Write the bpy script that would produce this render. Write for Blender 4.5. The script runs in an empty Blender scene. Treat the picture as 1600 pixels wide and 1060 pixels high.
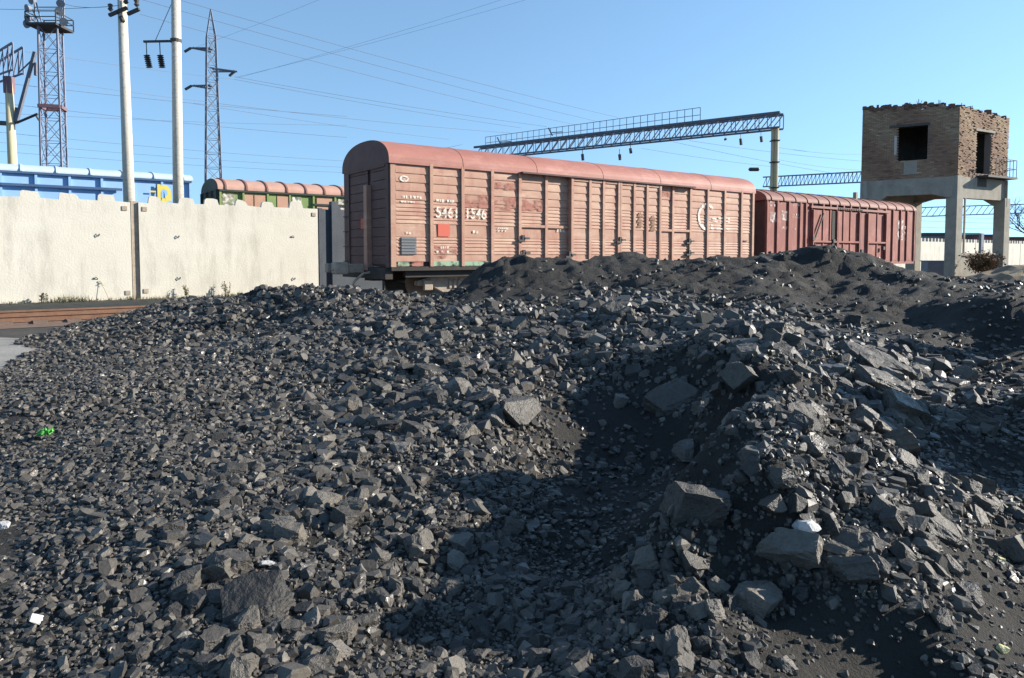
import bpy, bmesh, math, random
import numpy as np
from mathutils import Vector, Matrix, noise as mnoise

sc = bpy.context.scene
COL = sc.collection
R = math.radians
RNG = np.random.default_rng(11)
random.seed(5)

# ------------------------------------------------------------------ camera
CAM_Z, FPX, PITCH, CY = 1.45, 1082.7, .0503, 452.7
cam = bpy.data.cameras.new('camera')
camo = bpy.data.objects.new('camera', cam)
COL.objects.link(camo)
sc.camera = camo
cam.sensor_fit = 'HORIZONTAL'
cam.sensor_width = 36
cam.lens = FPX / 1600 * 36
cam.shift_y = -(530 - CY) / 1600
cam.clip_start, cam.clip_end = .05, 5000
camo.location = (0, 0, CAM_Z)
camo.rotation_euler = (math.pi / 2 - PITCH, 0, R(0.1))

# ------------------------------------------------------------------ light
SUN_AZ, SUN_EL = R(81), R(21.5)          # azimuth clockwise from +Y
sv = Vector((math.sin(SUN_AZ) * math.cos(SUN_EL), math.cos(SUN_AZ) * math.cos(SUN_EL), math.sin(SUN_EL)))
sun = bpy.data.lights.new('sun', 'SUN')
sun.energy, sun.angle, sun.color = 5.0, R(.55), (1, .93, .82)
suno = bpy.data.objects.new('sun', sun)
COL.objects.link(suno)
suno.rotation_euler = sv.to_track_quat('Z', 'Y').to_euler()
w = bpy.data.worlds.new('World')
sc.world = w
w.use_nodes = True
wn = w.node_tree.nodes
sky = wn.new('ShaderNodeTexSky')
sky.sky_type = 'NISHITA'
sky.sun_disc = False
sky.sun_elevation, sky.sun_rotation = SUN_EL, SUN_AZ
sky.air_density, sky.dust_density, sky.ozone_density = 1.0, 0.0, 1.6
# look-up raised off the horizon band so the sky pales evenly, as on a clear dry day
tcw = wn.new('ShaderNodeTexCoord')
mpw = wn.new('ShaderNodeMapping')
mpw.inputs['Scale'].default_value = (1, 1, .85)
mpw.inputs['Location'].default_value = (0, 0, .2)
w.node_tree.links.new(tcw.outputs['Generated'], mpw.inputs[0])
w.node_tree.links.new(mpw.outputs[0], sky.inputs[0])
tint = wn.new('ShaderNodeMix')
tint.data_type, tint.blend_type = 'RGBA', 'MULTIPLY'
tint.inputs['Factor'].default_value = 1
tint.inputs['B'].default_value = (.95, 1.06, 1.05, 1)
w.node_tree.links.new(sky.outputs[0], tint.inputs['A'])
w.node_tree.links.new(tint.outputs['Result'], wn['Background'].inputs[0])
wn['Background'].inputs[1].default_value = .12
sc.view_settings.view_transform = 'Standard'
sc.view_settings.look = 'None'
sc.view_settings.exposure = 1.15
sc.view_settings.gamma = 1
sc.view_settings.use_curve_mapping = False

# ------------------------------------------------------------------ helpers
_c, _s = math.cos(PITCH), math.sin(PITCH)


def at(px, py, d):
    """world point seen at photo position (px, py) and lying d metres ahead"""
    a, b = (px - 800) / FPX, -(py - CY) / FPX
    k = d / (_c + b * _s)
    return Vector((a * k, d, CAM_Z + (-_s + b * _c) * k))


def proj(x, y, z):
    z = z - CAM_Z
    D = y * _c - z * _s
    U = z * _c + y * _s
    return 800 + x / D * FPX, CY - U / D * FPX


def tag(o, label=None, cat=None, group=None, kind=None):
    if label: o['label'] = label
    if cat: o['category'] = cat
    if group: o['group'] = group
    if kind: o['kind'] = kind
    return o


def thing(name, loc, label, cat, group=None, rz=0.0):
    o = bpy.data.objects.new(name, None)
    o.empty_display_size = .2
    COL.objects.link(o)
    o.location = loc
    o.rotation_euler = (0, 0, rz)
    return tag(o, label, cat, group)


class MB:
    def __init__(self):
        self.v, self.f = [], []

    def quad(self, *p):
        n = len(self.v)
        self.v += [tuple(q) for q in p]
        self.f.append(tuple(range(n, n + len(p))))
        return self

    def box(self, x0, x1, y0, y1, z0, z1):
        n = len(self.v)
        self.v += [(x0, y0, z0), (x1, y0, z0), (x1, y1, z0), (x0, y1, z0), (x0, y0, z1), (x1, y0, z1), (x1, y1, z1), (x0, y1, z1)]
        for q in ((0, 3, 2, 1), (4, 5, 6, 7), (0, 1, 5, 4), (1, 2, 6, 5), (2, 3, 7, 6), (3, 0, 4, 7)):
            self.f.append(tuple(n + i for i in q))
        return self

    def bar(self, a, b, w, h=None):
        """square-section bar from a to b"""
        a, b = Vector(a), Vector(b)
        h = h or w
        t = (b - a)
        if t.length < 1e-6: return self
        t.normalize()
        up = Vector((0, 0, 1)) if abs(t.z) < .9 else Vector((1, 0, 0))
        s = t.cross(up).normalized()
        u = s.cross(t)
        n = len(self.v)
        for p in (a, b):
            for i, j in ((-1, -1), (1, -1), (1, 1), (-1, 1)):
                self.v.append(tuple(p + s * (i * w / 2) + u * (j * h / 2)))
        for q in ((0, 1, 2, 3), (7, 6, 5, 4), (0, 4, 5, 1), (1, 5, 6, 2), (2, 6, 7, 3), (3, 7, 4, 0)):
            self.f.append(tuple(n + i for i in q))
        return self

    def tube(self, pts, rad, k=8, cap=True):
        pts = [Vector(p) for p in pts]
        if not hasattr(rad, '__len__'): rad = [rad] * len(pts)
        n = len(self.v)
        for i, p in enumerate(pts):
            t = (pts[min(i + 1, len(pts) - 1)] - pts[max(i - 1, 0)]).normalized()
            up = Vector((0, 0, 1)) if abs(t.z) < .95 else Vector((1, 0, 0))
            s = t.cross(up).normalized()
            u = s.cross(t)
            for j in range(k):
                a = 2 * math.pi * j / k
                self.v.append(tuple(p + (s * math.cos(a) + u * math.sin(a)) * rad[i]))
        for i in range(len(pts) - 1):
            for j in range(k):
                a, b = n + i * k + j, n + i * k + (j + 1) % k
                self.f.append((a, b, b + k, a + k))
        if cap:
            self.f.append(tuple(n + j for j in reversed(range(k))))
            m = n + (len(pts) - 1) * k
            self.f.append(tuple(m + j for j in range(k)))
        return self

    def build(self, name, m, parent=None, matrix=None, loc=None, smooth=False, bevel=0.0, label=None, kind=None):
        me = bpy.data.meshes.new(name)
        me.from_pydata(self.v, [], self.f)
        me.materials.append(m)
        if smooth:
            me.polygons.foreach_set('use_smooth', [True] * len(me.polygons))
        o = bpy.data.objects.new(name, me)
        COL.objects.link(o)
        if parent: o.parent = parent
        if matrix is not None: o.matrix_local = matrix
        if loc is not None: o.location = loc
        if bevel:
            b = o.modifiers.new('bevel', 'BEVEL')
            b.width = bevel
            b.segments = 1
            b.limit_method = 'ANGLE'
        if label: o['label'] = label
        if kind: o['kind'] = kind
        return o


def vnoise(x, y, seed=0):
    """smooth value noise, -1..1, on numpy arrays"""
    xi, yi = np.floor(x).astype(np.int64), np.floor(y).astype(np.int64)
    fx, fy = x - xi, y - yi
    fx, fy = fx * fx * (3 - 2 * fx), fy * fy * (3 - 2 * fy)

    def h(a, b):
        n = (a * 374761393 + b * 668265263 + seed * 1442695041) & 0x7fffffff
        n = ((n ^ (n >> 13)) * 1274126177) & 0x7fffffff
        n = n ^ (n >> 16)
        return (n & 0xffff) / 32767.5 - 1
    return (h(xi, yi) * (1 - fx) + h(xi + 1, yi) * fx) * (1 - fy) + (h(xi, yi + 1) * (1 - fx) + h(xi + 1, yi + 1) * fx) * fy


# ------------------------------------------------------------------ materials
def node_mat(name):
    m = bpy.data.materials.new(name)
    m.use_nodes = True
    nt = m.node_tree
    return m, nt, nt.nodes['Principled BSDF']


def mk(name, col, col2=None, rough=.8, scale=3.0, stretch=(1, 1, 1), bump=.15, bscale=25.0, rust=None, rust_amt=.45, metal=0.0, spots=None):
    """painted / raw surface: two tones mixed by noise, optional streaks of a third colour, fine bump"""
    m, nt, b = node_mat(name)
    N, Lk = nt.nodes, nt.links
    tc = N.new('ShaderNodeTexCoord')
    mp = N.new('ShaderNodeMapping')
    mp.inputs['Scale'].default_value = stretch
    Lk.new(tc.outputs['Object'], mp.inputs[0])
    n1 = N.new('ShaderNodeTexNoise')
    n1.inputs['Scale'].default_value = scale
    n1.inputs['Detail'].default_value = 8
    n1.inputs['Roughness'].default_value = .65
    Lk.new(mp.outputs[0], n1.inputs[0])
    r1 = N.new('ShaderNodeValToRGB')
    r1.color_ramp.elements[0].position, r1.color_ramp.elements[1].position = .32, .68
    r1.color_ramp.elements[0].color = (*col, 1)
    r1.color_ramp.elements[1].color = (*(col2 or [c * .8 for c in col]), 1)
    Lk.new(n1.outputs[0], r1.inputs[0])
    out = r1.outputs[0]
    for (cc, amt, sc_, st) in ([(rust, rust_amt, 2.2, (1.6, 1.6, .35))] if rust else []) + ([spots] if spots else []):
        mp2 = N.new('ShaderNodeMapping')
        mp2.inputs['Scale'].default_value = st
        mp2.inputs['Location'].default_value = (3.1, 7.7, 1.3)
        Lk.new(tc.outputs['Object'], mp2.inputs[0])
        n2 = N.new('ShaderNodeTexNoise')
        n2.inputs['Scale'].default_value = sc_
        n2.inputs['Detail'].default_value = 10
        n2.inputs['Roughness'].default_value = .7
        Lk.new(mp2.outputs[0], n2.inputs[0])
        r2 = N.new('ShaderNodeValToRGB')
        r2.color_ramp.elements[0].position, r2.color_ramp.elements[1].position = .5, .72
        r2.color_ramp.elements[0].color = (0, 0, 0, 1)
        r2.color_ramp.elements[1].color = (amt, amt, amt, 1)
        Lk.new(n2.outputs[0], r2.inputs[0])
        mx = N.new('ShaderNodeMix')
        mx.data_type = 'RGBA'
        Lk.new(r2.outputs[0], mx.inputs['Factor'])
        Lk.new(out, mx.inputs['A'])
        mx.inputs['B'].default_value = (*cc, 1)
        out = mx.outputs['Result']
    Lk.new(out, b.inputs['Base Color'])
    b.inputs['Roughness'].default_value = rough
    b.inputs['Metallic'].default_value = metal
    b.inputs['Specular IOR Level'].default_value = .3
    if bump:
        n3 = N.new('ShaderNodeTexNoise')
        n3.inputs['Scale'].default_value = bscale
        n3.inputs['Detail'].default_value = 6
        Lk.new(tc.outputs['Object'], n3.inputs[0])
        bp = N.new('ShaderNodeBump')
        bp.inputs['Strength'].default_value = bump
        bp.inputs['Distance'].default_value = .03
        Lk.new(n3.outputs[0], bp.inputs['Height'])
        Lk.new(bp.outputs[0], b.inputs['Normal'])
    return m


def mk_worn(name, col, keep=.55, scale=9.0):
    """flat print on a wall or wagon, partly worn away"""
    m, nt, b = node_mat(name)
    N, Lk = nt.nodes, nt.links
    b.inputs['Base Color'].default_value = (*col, 1)
    b.inputs['Roughness'].default_value = .85
    tc = N.new('ShaderNodeTexCoord')
    n1 = N.new('ShaderNodeTexNoise')
    n1.inputs['Scale'].default_value = scale
    n1.inputs['Detail'].default_value = 8
    Lk.new(tc.outputs['Object'], n1.inputs[0])
    r = N.new('ShaderNodeValToRGB')
    r.color_ramp.elements[0].position, r.color_ramp.elements[1].position = keep - .12, keep + .06
    r.color_ramp.elements[0].color = (1, 1, 1, 1)
    r.color_ramp.elements[1].color = (.12, .12, .12, 1)
    Lk.new(n1.outputs[0], r.inputs[0])
    Lk.new(r.outputs[0], b.inputs['Alpha'])
    return m


def mk_coal(name, attr):
    m, nt, b = node_mat(name)
    N, Lk = nt.nodes, nt.links
    tc = N.new('ShaderNodeTexCoord')
    if attr:
        a = N.new('ShaderNodeAttribute')
        a.attribute_name = 'tone'
        tone = a.outputs['Fac']
    else:
        a = N.new('ShaderNodeObjectInfo')
        tone = a.outputs['Random']
    ns = N.new('ShaderNodeTexNoise')
    ns.inputs['Scale'].default_value = 22 if attr else 5
    ns.inputs['Detail'].default_value = 8
    Lk.new(tc.outputs['Object'], ns.inputs[0])
    add = N.new('ShaderNodeMath')
    add.operation = 'MULTIPLY_ADD'
    Lk.new(ns.outputs[0], add.inputs[0])
    add.inputs[1].default_value = .55
    sub = N.new('ShaderNodeMath')
    sub.operation = 'SUBTRACT'
    Lk.new(tone, sub.inputs[0])
    sub.inputs[1].default_value = .27
    Lk.new(sub.outputs[0], add.inputs[2])
    r = N.new('ShaderNodeValToRGB')
    e = r.color_ramp.elements
    e[0].position, e[0].color = .0, (.024, .0222, .0205, 1)
    e[1].position, e[1].color = 1.0, (.14, .126, .108, 1)
    k = e.new(.45); k.color = (.060, .0535, .0455, 1)
    k = e.new(.8); k.color = (.104, .091, .074, 1)
    Lk.new(add.outputs[0], r.inputs[0])
    Lk.new(r.outputs[0], b.inputs['Base Color'])
    g = N.new('ShaderNodeAttribute')
    g.attribute_name = 'gloss'
    mr = N.new('ShaderNodeMapRange')
    mr.inputs['To Min'].default_value = .66
    mr.inputs['To Max'].default_value = .24
    Lk.new(g.outputs['Fac'], mr.inputs['Value'])
    Lk.new(mr.outputs[0], b.inputs['Roughness'])
    b.inputs['Specular IOR Level'].default_value = .42
    n3 = N.new('ShaderNodeTexNoise')
    n3.inputs['Scale'].default_value = 70 if attr else 12
    n3.inputs['Detail'].default_value = 7
    Lk.new(tc.outputs['Object'], n3.inputs[0])
    bp = N.new('ShaderNodeBump')
    bp.inputs['Strength'].default_value = .32
    bp.inputs['Distance'].default_value = .012 if attr else .05
    Lk.new(n3.outputs[0], bp.inputs['Height'])
    Lk.new(bp.outputs[0], b.inputs['Normal'])
    return m


def mk_fines(name, lo, hi, bs=1.0):
    """coal dust and grit: speckled dark grey with granular relief"""
    m, nt, b = node_mat(name)
    N, Lk = nt.nodes, nt.links
    tc = N.new('ShaderNodeTexCoord')
    n1 = N.new('ShaderNodeTexNoise')
    n1.inputs['Scale'].default_value = 1.3
    n1.inputs['Detail'].default_value = 12
    n1.inputs['Roughness'].default_value = .75
    Lk.new(tc.outputs['Object'], n1.inputs[0])
    r = N.new('ShaderNodeValToRGB')
    r.color_ramp.elements[0].position, r.color_ramp.elements[1].position = .3, .72
    r.color_ramp.elements[0].color = (*lo, 1)
    r.color_ramp.elements[1].color = (*hi, 1)
    Lk.new(n1.outputs[0], r.inputs[0])
    Lk.new(r.outputs[0], b.inputs['Base Color'])
    b.inputs['Roughness'].default_value = .85
    b.inputs['Specular IOR Level'].default_value = .25
    v1 = N.new('ShaderNodeTexNoise')
    v1.inputs['Scale'].default_value = 85 * bs
    v1.inputs['Detail'].default_value = 4
    Lk.new(tc.outputs['Object'], v1.inputs[0])
    n3 = N.new('ShaderNodeTexNoise')
    n3.inputs['Scale'].default_value = 14 * bs
    n3.inputs['Detail'].default_value = 10
    n3.inputs['Roughness'].default_value = .72
    Lk.new(tc.outputs['Object'], n3.inputs[0])
    ad2 = N.new('ShaderNodeMath')
    ad2.operation = 'MULTIPLY_ADD'
    Lk.new(v1.outputs[0], ad2.inputs[0])
    ad2.inputs[1].default_value = .35
    Lk.new(n3.outputs[0], ad2.inputs[2])
    bp = N.new('ShaderNodeBump')
    bp.inputs['Strength'].default_value = 1.0
    bp.inputs['Distance'].default_value = .06 / bs
    Lk.new(ad2.outputs[0], bp.inputs['Height'])
    Lk.new(bp.outputs[0], b.inputs['Normal'])
    return m


M = dict(
    coal=mk_coal('coal_rubble', True),
    lump=mk_coal('coal_lump', False),
    fines=mk_fines('coal_fines', (.021, .0195, .018), (.047, .0435, .0385)),
    ground=mk_fines('dusty_ground', (.05, .047, .044), (.11, .098, .084), .6),
    verge=mk('dry_verge', (.28, .22, .15), (.16, .13, .09), 1, 2.5, bump=.5, bscale=40),
    slab=mk('yard_concrete', (.30, .28, .25), (.2, .19, .17), .9, 1.2, bump=.3, bscale=30, spots=((.1, .095, .09), .8, 1.1, (1, 1, 1))),
    bed=mk('rusty_track_bed', (.20, .13, .095), (.13, .09, .07), 1, 2.0, bump=.6, bscale=35),
    rail=mk('rusty_rail', (.22, .12, .075), (.15, .08, .05), .7, 6),
    fence=mk('whitewashed_concrete', (.57, .54, .465), (.50, .47, .40), .9, .9, bump=.25, bscale=18, spots=((.30, .28, .235), .65, 1.2, (1.6, 1.6, .35))),
    fence2=mk('grey_concrete_panel', (.42, .41, .39), (.34, .33, .31), .9, 1.1, bump=.25, bscale=18),
    tar=mk('shade_toned_concrete', (.085, .095, .11), (.06, .068, .08), .85, 1.3, bump=.2, bscale=18),  # dark tone paints shade onto the fence section beside the wagon
    conc=mk('weathered_concrete', (.36, .325, .265), (.24, .22, .18), .9, 1.5, bump=.35, bscale=20, spots=((.2, .18, .16), .6, 2.4, (1, 1, .4))),
    pole=mk('pole_concrete', (.52, .48, .41), (.42, .39, .33), .85, 2, (3, 3, .5), bump=.2, spots=((.2, .17, .14), .7, 7, (1, 1, 2))),
    poley=mk('yellowed_concrete', (.55, .46, .28), (.45, .37, .22), .85, 2, (3, 3, .5), bump=.2),
    side=mk('faded_salmon_paint', (.40, .24, .168), (.335, .186, .135), .7, 1.3, (1, 1, .8), bump=.1, rust=(.30, .105, .075), rust_amt=.8, spots=((.55, .40, .29), .6, 1.5, (.6, .6, 2.5))),
    roof=mk('faded_red_roof_paint', (.345, .15, .118), (.285, .115, .09), .65, 1.2, (.7, 1, 1), bump=.08, spots=((.46, .23, .19), .7, 1.6, (.5, 1, 1))),
    endw=mk('shade_darkened_oxide_paint', (.125, .072, .065), (.085, .05, .046), .75, 2.2, bump=.15),  # oxide paint, darkened so the end wall's shade sits in the colour
    red2=mk('oxide_red_paint', (.28, .10, .075), (.21, .068, .053), .75, 1.8, (1, 1, .6), bump=.15, rust=(.19, .06, .05), rust_amt=.8, spots=((.45, .22, .19), .55, 2.6, (1, 1, .5))),
    roof2=mk('brown_roof_paint', (.25, .115, .09), (.19, .085, .07), .7, 2, bump=.1),
    green=mk('wagon_green_paint', (.20, .28, .10), (.15, .22, .075), .75, 1.5, bump=.1, spots=((.33, .27, .14), .7, 1.2, (1, 1, 1))),
    dgreen=mk('dark_wagon_end', (.05, .06, .05), (.03, .04, .035), .8, 2),
    pink=mk('pink_primer', (.46, .27, .19), (.38, .22, .15), .8, 2),
    groof=mk('dusty_pink_roof', (.47, .285, .22), (.38, .22, .17), .8, 1.6),
    blue=mk('wagon_blue_paint', (.26, .43, .68), (.22, .38, .61), .65, 1.5, bump=.08, spots=((.25, .42, .68), .6, 1.3, (1, 1, 1))),
    blueroof=mk('pale_blue_roof', (.46, .55, .62), (.38, .48, .57), .7, 1.6),
    navy=mk('dark_blue_rail', (.05, .10, .20), (.04, .08, .16), .7, 3),
    yellow=mk('yellow_emblem_paint', (.62, .52, .13), (.55, .46, .11), .8, 4),
    under=mk('grimy_underframe', (.035, .032, .03), (.055, .048, .04), .9, 4),
    cast=mk('dusty_cast_steel', (.38, .32, .25), (.26, .215, .17), .8, 5, bump=.3),
    wheel=mk('wheel_steel', (.2, .165, .13), (.12, .1, .08), .6, 6),
    steel=mk('weathered_steel', (.15, .16, .19), (.10, .105, .125), .7, 5),
    pylon=mk('galvanised_steel', (.20, .22, .26), (.14, .155, .19), .65, 4),
    mast=mk('faded_mauve_steel', (.20, .205, .26), (.15, .155, .2), .7, 3),
    mastred=mk('faded_red_steel', (.19, .115, .13), (.15, .09, .1), .7, 3),
    dark=mk('dark_iron', (.035, .035, .04), (.06, .055, .05), .7, 6),
    insul=mk('dark_insulator', (.05, .05, .05), (.08, .075, .07), .4, 6),
    wire=mk('overhead_wire', (.16, .18, .22), (.16, .18, .22), .7, 3, bump=0),
    white=mk_worn('faded_white_paint', (.66, .60, .52), .57, 9),
    whiteb=mk_worn('patchy_white_paint', (.70, .64, .58), .47, 6),
    redp=mk_worn('red_paint', (.50, .11, .07), .75, 8),
    redpw=mk_worn('worn_red_paint', (.34, .14, .105), .50, 4),
    greyp=mk_worn('grey_paint', (.13, .14, .15), .8, 8),
    greenp=mk_worn('worn_green_paint', (.24, .34, .23), .60, 5),
    brownp=mk_worn('brown_emblem_paint', (.22, .12, .07), .62, 12),
    mortar=mk('grey_mortar', (.22, .19, .165), (.17, .15, .13), .95, 4),
    dark_plaster=mk('dark_wall_plaster', (.10, .09, .08), (.06, .055, .05), .95, 2),  # plain dark tone for the tower's inner walls and slabs
    weed=mk('dry_weed', (.20, .17, .09), (.10, .11, .05), .9, 9, bump=0),
    shrub=mk('brown_shrub', (.11, .065, .035), (.16, .1, .05), .9, 8, bump=0),
    bark=mk('bare_twig', (.13, .105, .095), (.09, .075, .07), .9, 6, bump=0),
    plastic=mk('green_plastic', (.10, .40, .07), (.07, .3, .05), .35, 8, bump=.3),
    wstone=mk('pale_stone', (.46, .455, .44), (.36, .355, .35), .5, 8, bump=.3),
    ystone=mk('yellow_stone', (.62, .55, .28), (.5, .44, .22), .6, 8, bump=.2),
    timber=mk('pale_timber', (.62, .54, .40), (.5, .42, .3), .8, 4, (1, 8, 8)),
    cyan=mk('pale_cyan_sheet', (.30, .55, .55), (.25, .48, .5), .7, 2),
    tarp=mk('grey_blue_sheet', (.22, .25, .29), (.16, .185, .22), .8, 2),
)
# bricks carry their own tone
m, nt, b = node_mat('old_brick')
a = nt.nodes.new('ShaderNodeAttribute'); a.attribute_name = 'tone'
r = nt.nodes.new('ShaderNodeValToRGB')
e = r.color_ramp.elements
e[0].position, e[0].color = 0, (.15, .085, .06, 1)
e[1].position, e[1].color = 1, (.42, .32, .21, 1)
k = e.new(.35); k.color = (.26, .155, .1, 1)
k = e.new(.7); k.color = (.31, .215, .135, 1)
nt.links.new(a.outputs['Fac'], r.inputs[0]); nt.links.new(r.outputs[0], b.inputs['Base Color'])
b.inputs['Roughness'].default_value = .95
M['brick'] = m

# ------------------------------------------------------------------ ground
TH = .9454
U = Vector((math.sin(TH), math.cos(TH), 0))       # along the tracks
V = Vector((-U.y, U.x, 0))                         # across them, away from the camera
RZ = math.atan2(U.y, U.x)
O1 = Vector((-3.328, 18.844, 0))


def sheet(name, pts, z, mat, n=1):
    mb = MB()
    mb.quad(*[(p[0], p[1], z) for p in pts])
    return tag(mb.build(name, mat), kind='structure')


mb = MB()                                         # flat ground, dug out beneath the heap
rings = [((-900, -900), (900, -900), (900, 2200), (-900, 2200)), ((-3.6, -.2), (4.6, -.2), (4.6, 8.8), (-3.6, 8.8)), ((-3.0, .3), (4.0, .3), (4.0, 8.0), (-3.0, 8.0))]
for rg, z in zip(rings, (0, 0, -1.0)):
    mb.v += [(x, y, z) for x, y in rg]
for k in (0, 4):
    for i in range(4):
        j = (i + 1) % 4
        mb.f.append((k + i, k + j, k + 4 + j, k + 4 + i))
mb.f.append((8, 9, 10, 11))
tag(mb.build('ground', M['ground']), kind='structure')


def trk(t, vv): return O1 + U * t + V * vv


sheet('track_bed', [trk(-40, -.55), trk(70, -.55), trk(70, 4.6), trk(-40, 4.6)], .008, M['bed'])
sheet('verge', [trk(-40, 4.6), trk(4.5, 4.6), trk(4.5, 12), trk(-40, 12)], .004, M['verge'])
sheet('yard_slab', [(-30, 6.2), (-4.4, 6.2), (-6.2, 11.3), (-9.2, 12.1), (-30, 12.3)], .006, M['slab'])

track = tag(thing('railway_track', trk(0, 0), None, None, None, RZ), kind='structure')
for yy in (.80, 2.32):
    mb = MB()
    mb.box(-40, 70, yy - .065, yy + .065, .02, .035).box(-40, 70, yy - .012, yy + .012, .035, .13).box(-40, 70, yy - .036, yy + .036, .13, .17)
    mb.build('rail', M['rail'], track)
mb0 = MB().box(-.13, .13, .2, 2.9, .0, .045)
sl0 = mb0.build('sleeper', M['bed'], track, loc=(-39.7, 0, 0))
for i in range(1, 180):
    o = sl0.copy(); COL.objects.link(o); o.parent = track; o.location = (-39.7 + .6 * i, 0, 0)

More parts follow.
